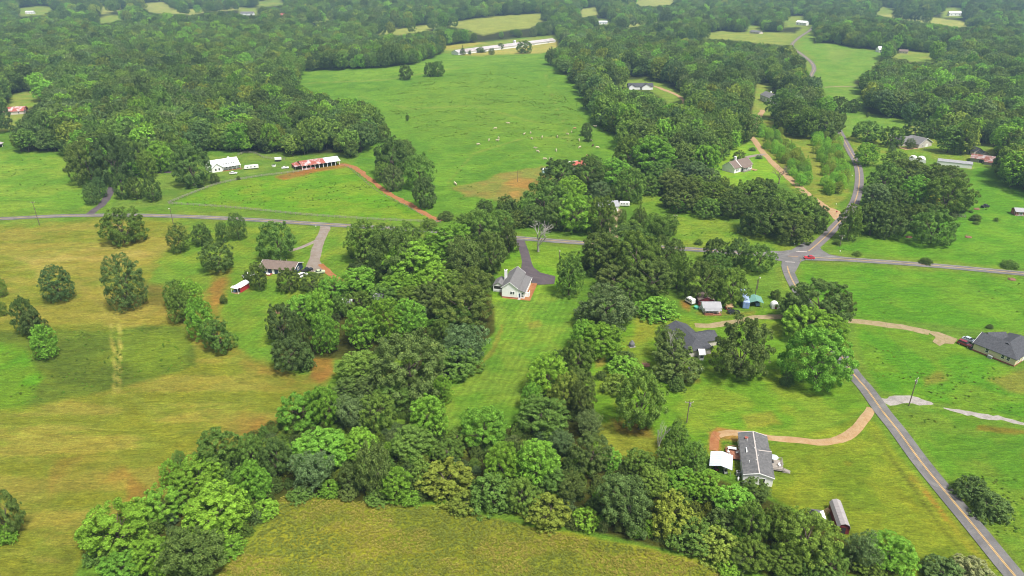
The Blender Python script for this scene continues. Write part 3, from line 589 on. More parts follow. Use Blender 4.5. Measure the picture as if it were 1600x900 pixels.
def trunk_np(seed, zc=1.0):
    """unit trunk: foot at z=0, limbs reaching into a crown centred at z=1"""
    g = random.Random(seed); mb = MB(); x = y = 0; pr = Vector((0, 0, 0)); r0 = 0.052
    mb.tube((0, 0, -0.04), (0, 0, 0.06), 0.085, 0.056, 7)
    nodes = [Vector((0, 0, 0.06))]
    for k in range(1, 5): nodes.append(Vector((g.uniform(-.03, .03)*k, g.uniform(-.03, .03)*k, 0.06+0.24*k)))
    for k in range(4): mb.tube(nodes[k], nodes[k+1], 0.056-0.011*k, 0.056-0.011*(k+1), 7)
    for k in range(7):
        a = nodes[1+k % 3]; ph = k*2.4+g.uniform(-.4, .4); q = g.uniform(0.32, 0.62); b_ = a+Vector((math.cos(ph)*q, math.sin(ph)*q, g.uniform(0.28, 0.62)))
        mid_ = (a+b_)/2+Vector((0, 0, 0.06)); mb.tube(a, mid_, 0.026, 0.017, 5); mb.tube(mid_, b_, 0.017, 0.006, 5)
        mb.tube(mid_, mid_+Vector((math.cos(ph+1)*.22, math.sin(ph+1)*.22, .25)), 0.011, 0.004, 4)
    return mb
def dead_np(seed, n_lv=4, spread=0.55, r0=0.035, up=0.55):
    g = random.Random(seed); mb = MB()
    def grow(a, d, L_, r_, lv):
        b_ = a+d*L_; mid_ = (a+b_)/2+Vector((g.uniform(-1, 1), g.uniform(-1, 1), 0))*L_*0.06
        mb.tube(a, mid_, r_, r_*0.82, 5); mb.tube(mid_, b_, r_*0.82, r_*0.62, 5)
        if lv == 0: return
        for k in range(3 if lv > 1 else 4):
            ph = g.uniform(0, 6.28); nd = (d+Vector((math.cos(ph), math.sin(ph), g.uniform(-0.1, up)))*spread*g.uniform(0.7, 1.4)).normalized()
            grow(mid_ if k == 0 else b_, nd, L_*g.uniform(0.6, 0.85), r_*0.55, lv-1)
    grow(Vector((0, 0, -0.02)), Vector((0, 0, 1)), 0.34, r0, n_lv)
    return mb
def mesh_crown(name, seed, kind, nleaf, leaf, mat, extra=None):
    V, Fc = crown_np(seed, kind, nleaf, leaf); return mesh_np(name, V, Fc, mat)
CROWN = {}
for code, kind, cnt, nl, lf in (('o','round',5,30000,0.037), ('t','tall',4,25000,0.037), ('l','lumpy',4,28000,0.038), ('c','cone',3,11000,0.045), ('e','egg',3,22000,0.038), ('b','bush',5,10000,0.06), ('a','airy',3,16000,0.038), ('f','round',4,5000,0.08), ('g','tall',3,4400,0.085), ('h','lumpy',3,5000,0.085), ('s','bush',3,1600,0.13)):
    CROWN[code] = [mesh_crown('crown', 100+ord(code)*7+i, kind, nl, lf, M['leaf']) for i in range(cnt)]
TRUNK = [trunk_np(i).mesh('trunk', M['bark'], True) for i in range(4)]
COL = {'D': (0.084,0.13,0.031), 'M': (0.104,0.172,0.032), 'B': (0.13,0.25,0.03), 'O': (0.092,0.134,0.036), 'Y': (0.15,0.2,0.034), 'P': (0.07,0.116,0.034), 'G': (0.105,0.155,0.055), 'K': (0.066,0.102,0.03), 'X': (0.4,0.36,0.03), 'W': (0.2,0.2,0.08), 'N': (0.1,0.08,0.05)}
TONE = {'D': 'dark green', 'M': 'mid green', 'B': 'bright green', 'O': 'olive green', 'Y': 'yellow-green', 'P': 'deep green', 'G': 'grey-green', 'K': 'blackish green', 'X': 'golden yellow', 'W': 'tan-flecked', 'N': 'brownish'}
KIND = {'o': ('broadleaf_tree', 'tree', 'round-crowned tree'), 't': ('broadleaf_tree', 'tree', 'upright tree'), 'l': ('broadleaf_tree', 'tree', 'spreading tree'), 'c': ('conifer_tree', 'conifer', 'pointed conifer'), 'e': ('cedar_tree', 'cedar', 'egg-shaped cedar'), 'b': ('shrub', 'shrub', 'leafy shrub'), 'a': ('broadleaf_tree', 'tree', 'thin-crowned tree')}
ORD = ['first', 'second', 'third', 'fourth', 'fifth', 'sixth', 'seventh', 'eighth', 'ninth']
TREES = []      # (px, py, w, h, style, tone, place)
def grove(place, text):
    for q in text.replace('\n', ' ').split(','):
        q = q.split()
        if q: TREES.append((float(q[0]), float(q[1]), float(q[2]), float(q[3]), q[4][0], q[4][1], place))
grove('beside the left farm driveway', '135 252 58 66 oD, 172 246 64 74 oK, 190 235 40 44 oD, 228 256 28 40 tM, 202 264 42 24 bB, 212 240 40 42 oM, 189 290 27 38 oD, 211 293 24 34 oD, 236 295 28 36 oD, 142 302 24 32 eP, 154 292 22 30 eP, 124 250 34 30 oD')
grove('in front of the white farmhouse', '296 257 62 60 oD, 247 244 46 44 tB, 336 279 15 16 bK, 312 288 12 11 bD, 372 278 7 7 bD, 268 240 36 34 oM')
grove('on the hay field by the road', '189 351 68 56 oM, 277 371 31 44 tD, 313 366 32 33 oD, 346 362 20 38 tD, 370 352 28 40 eD, 338 400 51 48 oD')
grove('standing alone on the hay field', '87 442 47 54 eP, 192 439 60 82 eP')
grove('at the left edge of the hay field', '-2 448 20 60 tM, 3 482 14 26 tM, 38 492 36 54 oD, 50 505 36 46 lK, 66 532 38 54 tB, 3 800 54 72 oD, 10 834 28 32 bB')
grove('between the hay field and lawn', '272 458 32 44 tM, 280 474 38 58 tM, 296 458 36 44 tB, 311 497 42 66 tB, 340 523 46 52 lM, 349 468 13 15 bD')
grove('by the blue house', '433 375 60 60 oM, 403 430 28 46 tD, 450 436 38 36 oD, 487 440 40 30 oD, 520 447 44 32 oB, 386 432 14 20 bD')
grove('in the grove beside the cross road', '568 374 56 66 tM, 612 398 76 84 oD, 637 371 56 50 oM, 703 376 80 48 tB, 642 410 94 60 lB, 675 437 58 50 tB, 730 402 58 66 aO, 750 350 56 50 oM, 768 392 52 62 oD, 560 437 54 44 tB, 620 447 60 42 tB, 697 337 26 16 bO, 757 322 30 22 bD, 790 318 32 28 bD, 784 345 40 36 oM, 795 372 36 44 lD, 726 350 36 34 oM, 592 372 44 46 tM, 740 442 54 48 oD, 700 440 50 44 tM, 668 350 30 22 bM')
grove('in the grove left of the white house', '440 505 50 62 oK, 454 553 60 54 oK, 474 478 52 40 oB, 500 482 40 60 tB, 508 520 42 60 tB, 566 508 56 62 tB, 604 498 50 66 tB, 640 498 50 64 tB, 560 470 46 32 oM, 676 464 62 38 lO, 724 477 98 60 oD, 712 498 60 44 lM, 722 536 76 66 aG, 716 562 68 40 lM, 600 462 44 36 oM, 640 463 44 34 tM, 530 478 34 40 lM, 468 520 36 60 oD, 478 562 26 38 bD, 690 515 38 44 lM')
grove('in the wood below the white house', '638 568 118 104 oO, 562 574 72 40 tM, 540 605 42 34 lD, 574 606 48 38 lO, 612 620 54 48 tM, 507 632 54 60 oB, 468 640 72 58 oB, 550 642 52 52 aG, 587 640 58 56 oM, 670 648 60 66 tB, 692 606 32 44 tB, 638 604 52 40 oD, 755 667 82 46 oB, 716 682 40 32 oM, 645 690 70 46 tM')
grove('at the left end of the hedgerow', '340 703 68 68 tM, 280 716 22 26 tM, 266 738 32 42 tB, 308 742 78 64 tB, 250 788 74 60 oB, 335 798 96 86 tB, 180 824 104 58 oB, 392 752 50 64 tB, 392 706 40 56 tM, 305 857 98 68 aD, 240 866 62 58 tB, 187 886 60 48 tB, 152 866 46 34 bM, 360 853 46 32 bB, 425 704 44 42 oM, 140 830 34 30 bM')
grove('in the middle of the bottom hedgerow', '502 702 84 58 tB, 562 694 54 50 tB, 640 690 60 48 tM, 432 714 54 60 oD, 405 756 36 54 tB, 415 795 40 34 bB, 487 736 66 62 aG, 514 762 40 28 bB, 545 745 32 52 tO, 563 738 28 28 bB, 585 736 58 82 aO, 618 756 50 50 tB, 642 778 32 26 bB, 695 746 90 68 bY, 725 786 50 38 bY, 765 768 80 68 bM, 785 724 54 62 tB, 700 705 50 36 oM, 470 770 40 30 bM, 660 740 46 46 bM, 590 775 40 30 bM, 545 770 30 26 bO')
grove('in the hedgerow near the big olive tree', '840 722 68 74 tB, 925 704 68 62 oO, 954 716 34 32 tB, 815 772 54 54 oM, 857 798 74 40 bY, 894 760 50 48 aO, 915 810 44 38 bB, 975 780 108 98 lO, 868 752 48 44 tM, 880 690 40 40 aG, 1000 720 50 36 oM')
grove('in the hedgerow left of the mobile home', '1057 682 38 50 tM, 1048 715 46 44 oM, 1087 714 40 52 tM, 1065 752 54 40 tB, 1102 756 50 48 tB, 1050 800 80 74 bY, 1080 832 80 64 bM, 1125 850 80 60 bY, 1150 785 64 54 tB, 1180 765 46 36 oD, 1175 815 54 62 oM, 1140 886 38 30 bB, 1175 868 62 52 oM, 1020 752 50 44 tM, 1130 815 50 44 bO')
grove('at the right end of the hedgerow', '1262 838 94 86 oM, 1215 815 44 52 oM, 1225 875 54 48 tM, 1347 858 52 54 aG, 1395 860 74 62 tB, 1475 892 64 32 bO, 1520 889 64 32 bW, 1300 878 56 40 oM, 1360 886 50 36 bM, 1260 885 40 30 bD')
grove('growing along the two lane road verge', '1520 762 54 44 bO, 1549 790 56 50 bO')
grove('right of the mown strip', '947 480 96 76 lG, 940 530 70 46 tB, 912 522 40 46 tB, 890 427 44 74 tM, 857 585 66 66 tB, 905 558 54 54 oM, 905 600 54 50 oD, 885 612 54 60 oY, 910 622 44 60 lO, 848 647 80 62 tM, 925 662 46 42 aG, 870 560 40 34 lD, 830 620 30 44 tB, 985 455 50 40 oM')
grove('on the dark roofed house lawn', '1003 626 80 94 oM, 965 600 46 36 bY, 976 560 42 15 bD, 976 573 58 18 bB, 938 586 20 16 bD, 1058 600 25 26 bD, 1027 480 66 22 bB, 1044 535 44 52 aO, 1060 562 80 46 lO, 1162 541 90 98 oO, 1231 588 21 32 cP, 1020 478 34 20 bM')
grove('beside the two lane road', '1282 472 98 50 oD, 1312 478 52 50 oD, 1262 503 76 52 oB, 1282 556 110 96 oB, 1298 512 60 46 oB, 1240 480 50 44 oD')
grove('by the containers and green carport', '1213 460 17 17 bD, 1100 437 62 60 oD, 1146 445 54 58 oM, 1120 412 50 30 oM')
grove('in the grove below the cross road', '937 394 72 66 lD, 995 400 80 78 oM, 1040 398 62 60 oD, 1060 424 40 52 aM, 962 435 60 38 oO, 1020 432 74 58 oD, 975 372 60 36 oD, 960 412 50 46 oD')
grove('in the row right of the grove', '1120 391 38 38 oD, 1155 392 38 42 oD, 1188 403 46 44 oM, 1092 378 14 10 bM')
grove('in the grove above the cross road', '875 272 64 46 oD, 920 270 52 46 oD, 962 268 58 40 tB, 985 288 48 52 oM, 850 308 74 58 oM, 892 297 48 42 tB, 902 332 68 56 oB, 941 335 50 60 oM, 939 296 34 26 oG, 810 342 40 28 bD, 800 325 32 30 bD, 830 336 40 32 oD, 870 335 40 46 oD, 925 250 30 20 bM')
grove('along the gravel drive above the road', '972 338 15 26 eD, 1000 334 28 42 cD, 986 356 44 24 bM, 1032 352 50 38 aM, 1051 356 14 32 eD, 1015 365 40 20 bM')
grove('in the thicket below the cow pasture', '1022 243 70 58 tB, 985 236 52 50 oM, 1103 246 46 42 oB, 1082 266 50 34 lG, 1015 288 38 30 oM, 1050 283 54 34 lO, 1070 302 70 38 lO, 1060 322 22 20 oB, 1090 313 36 26 oM, 1105 324 42 28 oM, 1115 296 34 28 oM, 1132 286 16 20 eD, 1145 318 54 40 oD, 1135 306 42 22 bY, 1170 299 50 26 oM, 1190 293 44 28 oD, 1030 268 46 30 oM, 1000 258 44 30 oD, 1108 275 36 24 oG, 1062 262 40 28 oD, 1085 285 36 24 oM, 1120 320 26 20 bB')
grove('beside the white house with brown roof', '1155 243 20 16 oD, 1186 245 12 5 bG, 1176 233 12 5 bG')
grove('at the corner of the dirt drive', '1200 336 78 60 oD, 1245 326 72 58 tM, 1240 355 64 42 oD, 1274 340 40 42 oD, 1196 294 42 28 oD, 1216 305 34 24 oM, 1175 345 40 36 lD, 1265 318 30 26 oB')
grove('right of the road junction', '1330 345 36 62 tM')
grove('in the grove right of the curving road', '1365 340 46 52 lP, 1395 342 52 54 lP, 1385 277 52 48 oM, 1370 304 44 36 lG, 1420 266 60 32 oD, 1477 279 62 36 oD, 1430 298 44 48 tB, 1482 304 74 56 oM, 1457 318 25 26 bX, 1430 338 48 38 oD, 1460 354 64 54 oM, 1355 240 36 34 tB, 1395 230 11 15 cG, 1423 224 15 15 eP, 1400 250 40 26 oM, 1450 330 36 26 oD, 1405 310 36 30 oD, 1440 280 40 30 oD')
grove('by the road north of the junction', '1357 204 44 32 oM, 1395 213 36 30 oM, 1335 165 20 20 oD, 1290 192 56 42 oD, 1260 184 36 36 oD, 1222 162 46 46 oM, 1292 166 30 32 tB, 1312 164 28 26 oD, 1317 184 12 14 bD, 1335 210 8 9 bD, 1432 202 38 24 oD, 1460 200 32 28 oM, 1356 179 5 14 eD, 1240 170 36 34 oM, 1278 175 28 30 oM, 1305 190 30 24 oD')
grove('standing alone in the cow pasture', '634 112 22 22 oD, 672 108 20 20 oD, 684 107 22 22 oM, 600 207 24 26 oD, 723 78 9 15 cD, 734 82 5 7 bD, 751 78 17 9 bD, 768 80 10 10 eD, 782 72 10 9 oD, 819 73 25 18 oM, 917 202 18 19 oD, 919 212 13 17 oD, 636 184 6 10 aM')
grove('in the clump beside the clay path', '612 243 60 58 oD, 655 266 48 52 oM, 613 277 34 38 oG, 661 300 38 46 oO, 630 235 40 36 oD, 598 268 30 30 oM')
grove('on the lawn beside the metal building', '1547 510 11 8 bK, 1517 330 8 5 bD, 1525 348 10 6 bM, 1448 408 20 7 bD, 1578 412 26 8 bM, 1340 396 14 6 bM, 1557 343 8 7 bM, 1308 378 14 10 bM, 1525 340 16 12 bD')
def tone(t, g, j=0.16):
    c = COL[t]; f = 1.3*(1+g.uniform(-j, j)); h = g.uniform(-0.1, 0.1)
    return (c[0]*f*(1+h), c[1]*f, c[2]*f*(1-h), 1)
def crown_dims(cx, cy, w, h, clear=0.05, b=False):
    """ellipse seen in the photograph -> crown radius, half height, foot of the trunk"""
    zc = 5.0
    for _ in range(4):
        p = at(cx, cy, zc); s = pscale(p); d = math.atan2(CAMH-p.z, p.y); Rr = w/2/s
        v2 = (h/2/s)**2-(Rr*math.sin(d))**2; V_ = math.sqrt(max(v2, 0))/math.cos(d)
        V_ = min(max(V_, (0.5 if b else 0.66)*Rr), 1.6*Rr); zc = V_*(0.86 if b else 1.0)+clear*V_*(0 if b else 2.0)
    return Rr, V_, zc, Vector((p.x, p.y, p.z-zc))
from collections import defaultdict
cls = defaultdict(list)
for t in TREES: cls[(t[6], t[4], t[5])].append(t)
def words_for(place, st, tn, i, n_, w):
    kind = KIND[st][2]
    if n_ == 1: return f'{TONE[tn]} {kind} {place}', None
    o = ['leftmost'] + ORD[1:n_-1] + ['rightmost']
    nm = o[i] if (i in (0, n_-1)) else f'{o[i]} from left'
    if n_ <= 9:
        return f'{TONE[tn]} {kind} {place}, {nm}', None
    return f'{TONE[tn]} {kind} {place}', 'x'
TREE_FEET = []
g = random.Random(5)
for key, lst in cls.items():
    lst.sort(key=lambda t: t[0])
    for i, (cx, cy, w, h, st, tn, place) in enumerate(lst):
        Rr, V_, zc, foot = crown_dims(cx, cy, w*0.99, h*0.99, b=(st == 'b')); foot.z = float(gz(foot.x, foot.y))
        lab, _ = words_for(place, st, tn, i, len(lst), w); nm, cat, _k = KIND[st]
        root = empty(nm, foot, g.uniform(0, 6.28), lab, cat, ('shrubs ' if st == 'b' else 'trees ')+place)
        c = bpy.data.objects.new('crown', g.choice(CROWN[st])); c.scale = (Rr, Rr, V_); c.location = (0, 0, zc); c.color = tone(tn, g); link(c, root)
        k = bpy.data.objects.new('trunk' if st != 'b' else 'stem', g.choice(TRUNK)); k.scale = (Rr*1.0, Rr*1.0, zc); link(k, root)
        TREE_FEET.append((foot.x, foot.y, Rr))
print('trees', len(TREES), time.time()-T0)

# bare and dying trees
def bare(px, py, hpx, label, mat, seed, spread=0.55, wide=1.0, lv=4, up=0.55):
    p = at(px, py); s = pscale(p); d = math.atan2(CAMH, p.y); H_ = hpx/s/math.cos(d)
    root = empty('bare_tree', p, 0, label, 'tree', 'bare trees')
    mb = dead_np(seed, lv, spread, 0.03, up); o = mb.build('trunk', mat, root); z = max(v[2] for v in mb.v); o.scale = (H_/z*wide, H_/z*wide, H_/z)
    return root
bare(841, 393, 52, 'bare bleached dead tree beside the cross road', M['deadwood'], 11, 0.8, 1.15)
bare(1028, 712, 54, 'bare grey dead tree above the bottom hedgerow', M['deadwood'], 4, 0.4, 0.6, 4, 0.9)
bare(1050, 578, 62, 'white dead limbs rising among trees before the dark roofed house', M['deadwood'], 8, 0.6, 0.7)
bare(1217, 287, 30, 'purple grey leafless round tree beside the dirt drive', M['deadtwig'], 21, 0.8, 1.0, 5, 0.4)
bare(545, 185, 30, 'grey leafless tree in the wood beside the cow pasture', M['deadwood'], 5, 0.5, 0.8)
bare(190, 208, 34, 'tall pale dead trunk leaning in the left wood', M['deadwood'], 15, 0.3, 0.4, 2)
bare(443, 98, 16, 'small bare grey tree at the wood edge above the pasture', M['deadwood'], 25, 0.5, 0.8, 3)
bare(733, 560, 34, 'grey dead branches in the shrubs left of mown strip', M['deadwood'], 35, 0.7, 0.9)
bare(985, 818, 30, 'pale dead branch poking from the big olive tree', M['deadwood'], 45, 0.5, 0.5, 3)

# ------------------------------------------------------------------ young pines in the two planted plots
def fill_px(poly, spacing, seed, jitter=0.38):
    """points spread over the ground seen inside a pixel polygon"""
    P = [at(*q) for q in poly]; x0, x1 = min(p.x for p in P), max(p.x for p in P); y0, y1 = min(p.y for p in P), max(p.y for p in P)
    g_ = random.Random(seed); out_ = []; y = y0
    pl = [(p.x, p.y) for p in P]
    while y < y1:
        x = x0
        while x < x1:
            a, b_ = x+g_.uniform(-jitter, jitter)*spacing, y+g_.uniform(-jitter, jitter)*spacing
            if pip(pl, a, b_): out_.append((a, b_))
            x += spacing
        y += spacing
    return out_
def small_tree(x, y, Rr, V_, st, tn, nm, lab, cat, grp, clear=1.0):
    z = float(gz(x, y)); root = empty(nm, (x, y, z), g.uniform(0, 6.28), lab, cat, grp)
    c = bpy.data.objects.new('crown', g.choice(CROWN[st])); c.scale = (Rr, Rr, V_); c.location = (0, 0, V_*clear); c.color = tuple(1.3*q for q in tone(tn, g, 0.22)[:3])+(1,); link(c, root)
    k = bpy.data.objects.new('trunk', g.choice(TRUNK)); k.scale = (Rr, Rr, V_); link(k, root); TREE_FEET.append((x, y, Rr))
for poly, nm, sd_ in (([(1183,205),(1212,205),(1232,228),(1262,262),(1268,285),(1250,294),(1238,275),(1222,255),(1200,238)], 'left', 1), ([(1268,216),(1292,204),(1310,225),(1322,262),(1316,300),(1296,318),(1286,300),(1280,262)], 'right', 2)):
    pp = fill_px(poly, 6.8, sd_); ys = sorted(y for _, y in pp)
    for (x, y) in pp:
        st, tn = g.choice('ttce'), g.choice('BBBYM'); q = ys.index(y)/len(ys); zone = 'near end' if q < 0.3 else ('middle' if q < 0.65 else 'far end')
        small_tree(x, y, g.uniform(2.3, 3.3), g.uniform(2.8, 4.4), st, tn, 'young_tree', f'{TONE[tn]} young {dict(t="upright", c="pointed", e="rounded")[st]} tree at the {zone} of the {nm} planted plot', 'young tree', f'young trees in the {nm} planted plot')

# ------------------------------------------------------------------ masses of vegetation nobody could count: points that carry crowns
def scatter(name, P, S, rot, pick, tint, sources, label, mat):
    me = bpy.data.meshes.new(name); n_ = len(P); me.vertices.add(n_); me.vertices.foreach_set('co', np.asarray(P, np.float32).ravel())
    def attr(nm, ty, key, arr): a = me.attributes.new(nm, ty, 'POINT'); a.data.foreach_set(key, np.asarray(arr).ravel())
    attr('size', 'FLOAT_VECTOR', 'vector', np.asarray(S, np.float32)); attr('pick', 'INT', 'value', np.asarray(pick, np.int32))
    attr('spin', 'FLOAT_VECTOR', 'vector', np.stack([np.zeros(n_), np.zeros(n_), rot], -1).astype(np.float32)); attr('tint', 'FLOAT_COLOR', 'color', np.asarray(tint, np.float32))
    o = bpy.data.objects.new(name, me); link(o); tag(o, label, kind='stuff')
    ng = bpy.data.node_groups.new(name, 'GeometryNodeTree'); ng.interface.new_socket('Geometry', in_out='INPUT', socket_type='NodeSocketGeometry'); ng.interface.new_socket('Geometry', in_out='OUTPUT', socket_type='NodeSocketGeometry')
    n, l = ng.nodes, ng.links; gi = n.new('NodeGroupInput'); go = n.new('NodeGroupOutput'); iop = n.new('GeometryNodeInstanceOnPoints'); jn = n.new('GeometryNodeGeometryToInstance')
    for s in reversed(sources):
        oi = n.new('GeometryNodeObjectInfo'); oi.transform_space = 'ORIGINAL'; oi.inputs['Object'].default_value = s; oi.inputs['As Instance'].default_value = False; l.new(oi.outputs['Geometry'], jn.inputs[0])
    sm = n.new('GeometryNodeSetMaterial'); sm.inputs['Material'].default_value = mat; l.new(jn.outputs[0], sm.inputs[0])
    def named(nm, ty): q = n.new('GeometryNodeInputNamedAttribute'); q.data_type = ty; q.inputs['Name'].default_value = nm; return q.outputs['Attribute']
    iop.inputs['Pick Instance'].default_value = True; l.new(gi.outputs[0], iop.inputs['Points']); l.new(sm.outputs[0], iop.inputs['Instance']); l.new(named('pick', 'INT'), iop.inputs['Instance Index'])
    er = n.new('FunctionNodeEulerToRotation'); l.new(named('spin', 'FLOAT_VECTOR'), er.inputs[0]); l.new(er.outputs[0], iop.inputs['Rotation']); l.new(named('size', 'FLOAT_VECTOR'), iop.inputs['Scale'])
    l.new(iop.outputs[0], go.inputs[0]); md = o.modifiers.new('scatter', 'NODES'); md.node_group = ng; return o
def sources_of(codes):
    out_ = []; crown_objs = [o for o in scene.objects if o.name.split('.')[0] == 'crown']
    for c in codes:
        for me in CROWN[c]:
            q = next((o for o in crown_objs if o.data == me), None)
            if q: out_.append(q)
    return out_
def tints(keys, n_, g_, j=0.2):
    base = np.array([COL[k] for k in keys]); a = base[g_.integers(0, len(base), n_)]; a = a*(1+g_.uniform(-j, j, (n_, 1))); a = a*(1+g_.uniform(-0.1, 0.1, (n_, 1))*np.array([[1, 0, -1]])); return np.concatenate([a, np.ones((n_, 1))], 1)
fg = np.random.default_rng(77)
def band(y0, y1, sp, half):
    ny = int((y1-y0)/sp); xs = np.arange(-half, half, sp); Y, X = np.meshgrid(y0+np.arange(ny)*sp, xs, indexing='ij'); X = X+np.where((np.arange(ny) % 2)[:, None] == 1, sp/2, 0)
    return np.stack([(X+fg.uniform(-.42, .42, X.shape)*sp).ravel(), (Y+fg.uniform(-.42, .42, X.shape)*sp).ravel()], -1)
B = np.concatenate([band(300, 800, 8.2, 800), band(800, 1400, 9.5, 1250), band(1400, 2700, 13.5, 2100)])
near_ = B[:, 1] < 800
FR = fg.uniform(4.4, 8.4, len(B))*np.where(B[:, 1] > 1400, 1.2, 1.0); FV = FR*fg.uniform(0.85, 1.3, len(B)); FZ = gz(B[:, 0], B[:, 1]); FC_ = FZ+FV+FR*fg.uniform(0.25, 0.7, len(B))
cx, cy, cd = proj(B[:, 0], B[:, 1], FC_); tx, ty, _ = proj(B[:, 0], B[:, 1], FC_+FV*0.95); bx, by, _ = proj(B[:, 0], B[:, 1], FZ)
ok = np.zeros(len(B), bool); part = np.full(len(B), -1)
for i, P in enumerate(FOREST): q = inside(P, cx, cy) > -1; part[q & ~ok] = i; ok |= q
far_ok = (cy < -20) | ((cy < 70) & (np.abs(cx-800) > 1000)); part[far_ok & ~ok] = 0; ok |= far_ok
pr_ = FR*F/cd
for i, P in enumerate(CLEAR):
    if not ok.any(): continue
    lo = np.min(P, 0)-40; hi = np.max(P, 0)+40; kk = np.where(ok & (cx > lo[0]) & (cx < hi[0]) & (cy > lo[1]) & (cy < hi[1]))[0]; bad = inside(P, bx[kk], by[kk]) > 0
    for ux, uy in ((0,0),(0,.95),(.85,0),(-.85,0),(.6,.65),(-.6,.65),(0,.5)): bad |= inside(P, (cx+ux*pr_)[kk], (cy+uy*(ty-cy))[kk]) > 0
    ok[kk[bad]] = False
for (x, y, r_) in TREE_FEET:
    if y > 280: ok &= (B[:, 0]-x)**2+(B[:, 1]-y)**2 > (0.75*(r_+4))**2
for pts in (RC, RA):                                     # keep the roads open
    for p in pts[::3]: ok &= (B[:, 0]-p.x)**2+(B[:, 1]-p.y)**2 > 11**2
BUILD_FEET = [(1195,160,12), (1003,137,14), (25,172,14), (5,226,26), (1251,36,14), (1179,51,12), (1378,80,12), (1412,82,14), (1475,81,10), (1491,22,18), (385,21,12), (943,37,12), (1437,222,22), (1532,250,16), (1523,238,10), (45,20,8), (440,26,6)]
for (px, py, rad_) in BUILD_FEET:
    p = at(px, py); ok &= (B[:, 0]-p.x)**2+(B[:, 1]-p.y)**2 > rad_**2
    ok &= ~((np.abs(cx-px) < 7) & (ty < py) & (by > py) & (cd < pscale(p)**-1*F))          # nothing tall right before it
k = np.where(ok)[0]; k = k[np.argsort(cd[k])]
vis = (cx[k] > -10) & (cx[k] < 1610) & (cy[k] > -10)
ind = k[vis][:300]; mass = np.setdiff1d(k, ind)
WOOD = ('in the left wood above the farm', 'in the middle wood right of the cow pasture', 'in the right hand wood beyond the long metal building')
codes = 'fffhhggg'; ftone = 'DDDMMMMKOBBPY'; KIND.update(f=KIND['o'], g=KIND['t'], h=KIND['l'])
def wood_place(i):
    x, y = cx[i], cy[i]
    if part[i] == 0: return 'deep in the left wood' if y < 150 else ('in the left wood above the driveway oaks' if x < 250 else ('in the wood behind the white farmhouse' if x < 420 else 'in the wood behind the open barn'))
    if part[i] == 1: return 'along the right edge of the cow pasture' if x < 960 else ('near the clearing house in the middle wood' if x < 1090 else 'around the tall pale house')
    return 'in the wood behind the beige house' if x < 1430 else ('in the wood behind the rusty barn' if x < 1560 else 'in the wood at the right frame edge')
picks = {i: (g.choice(codes), g.choice(ftone)) for i in ind}; same = defaultdict(list)
for i in ind: same[(KIND[picks[i][0]][2], picks[i][1], wood_place(i))].append(i)
fl_ = {}
for (kd, tn, wp), lst in same.items():
    lst.sort(key=lambda i: cx[i])
    for q, i in enumerate(lst): fl_[i] = f'{TONE[tn]} {kd} {wp}' + ('' if len(lst) == 1 or len(lst) > 9 else (', leftmost' if q == 0 else (', rightmost' if q == len(lst)-1 else f', {ORD[q]} from left')))
for i in ind:
    st, tn = picks[i]; st_ = st; foot = (B[i, 0], B[i, 1], FZ[i])
    root = empty('forest_tree', foot, g.uniform(0, 6.28), fl_[i], 'tree', 'trees '+wood_place(i))
    c = bpy.data.objects.new('crown', g.choice(CROWN[st])); c.scale = (FR[i]*1.08, FR[i]*1.08, FV[i]*1.05); c.location = (0, 0, FC_[i]-FZ[i]); c.color = tuple(q*1.08 for q in tone(tn, g, 0.24)[:3])+(1,); link(c, root)
    t_ = bpy.data.objects.new('trunk', g.choice(TRUNK)); t_.scale = (FR[i], FR[i], FC_[i]-FZ[i]); link(t_, root)
src = sources_of('fgh'); n_ = len(mass)
# stands of one kind: the tint drifts across the wood
drift = fbm(B[mass, 0]/90, B[mass, 1]/90, 5)[:, None]
tt = tints('DDDMMMMKOBBPYG', n_, fg, 0.28); tt[:, :3] *= 0.95+0.85*drift
scatter('forest', np.stack([B[mass, 0], B[mass, 1], FC_[mass]], -1), np.stack([FR[mass]*1.08, FR[mass]*1.08, FV[mass]*1.05], -1), fg.uniform(0, 6.28, n_), fg.integers(0, len(src), n_), tt, src, 'far woodland of mixed green trees running back to the horizon', M['leaf_inst'])
print('forest', n_, len(ind), time.time()-T0)
# understorey below the groves and the wood edges
TH = [[(130,905),(165,850),(250,800),(335,730),(430,662),(520,620),(555,580),(600,540),(640,490),(690,450),(745,470),(742,530),(690,585),(690,640),(700,690),(762,690),(840,660),(890,600),(905,560),(930,520),(915,580),(905,640),(880,690),(930,730),(1040,725),(1110,765),(1170,795),(1250,850),(1370,870),(1400,905),(1180,905),(1120,866),(1000,842),(900,822),(800,806),(700,780),(600,782),(500,768),(432,770),(395,825),(335,880),(325,905)],
      [(540,440),(560,370),(640,380),(720,360),(790,340),(800,390),(770,450),(700,460),(600,470),(440,560),(430,540),(430,500)], [(900,420),(930,380),(1010,385),(1070,400),(1050,440),(960,450)], [(805,345),(850,300),(960,265),(1000,240),(1120,250),(1100,290),(1180,300),(1270,340),(1290,360),(1240,375),(1120,335),(1000,300),(960,320),(950,365),(850,365)],
      [(1350,340),(1365,280),(1430,258),(1500,280),(1520,320),(1490,345),(1400,362)]]
U = []
for q, P in enumerate(TH): U += fill_px(P, 3.4 if q == 0 else 4.5, 50+q)
U = np.array(U); n_ = len(U); UR = fg.uniform(1.2, 2.4, n_); UV = UR*fg.uniform(0.7, 1.2, n_); src = sources_of('b')
scatter('undergrowth', np.stack([U[:, 0], U[:, 1], gz(U[:, 0], U[:, 1])+UV*0.75], -1), np.stack([UR, UR, UV], -1), fg.uniform(0, 6.28, n_), fg.integers(0, len(src), n_), tints('DDMMMOYBG', n_, fg), src, 'low leafy undergrowth below the groves and hedgerow', M['leaf_inst'])
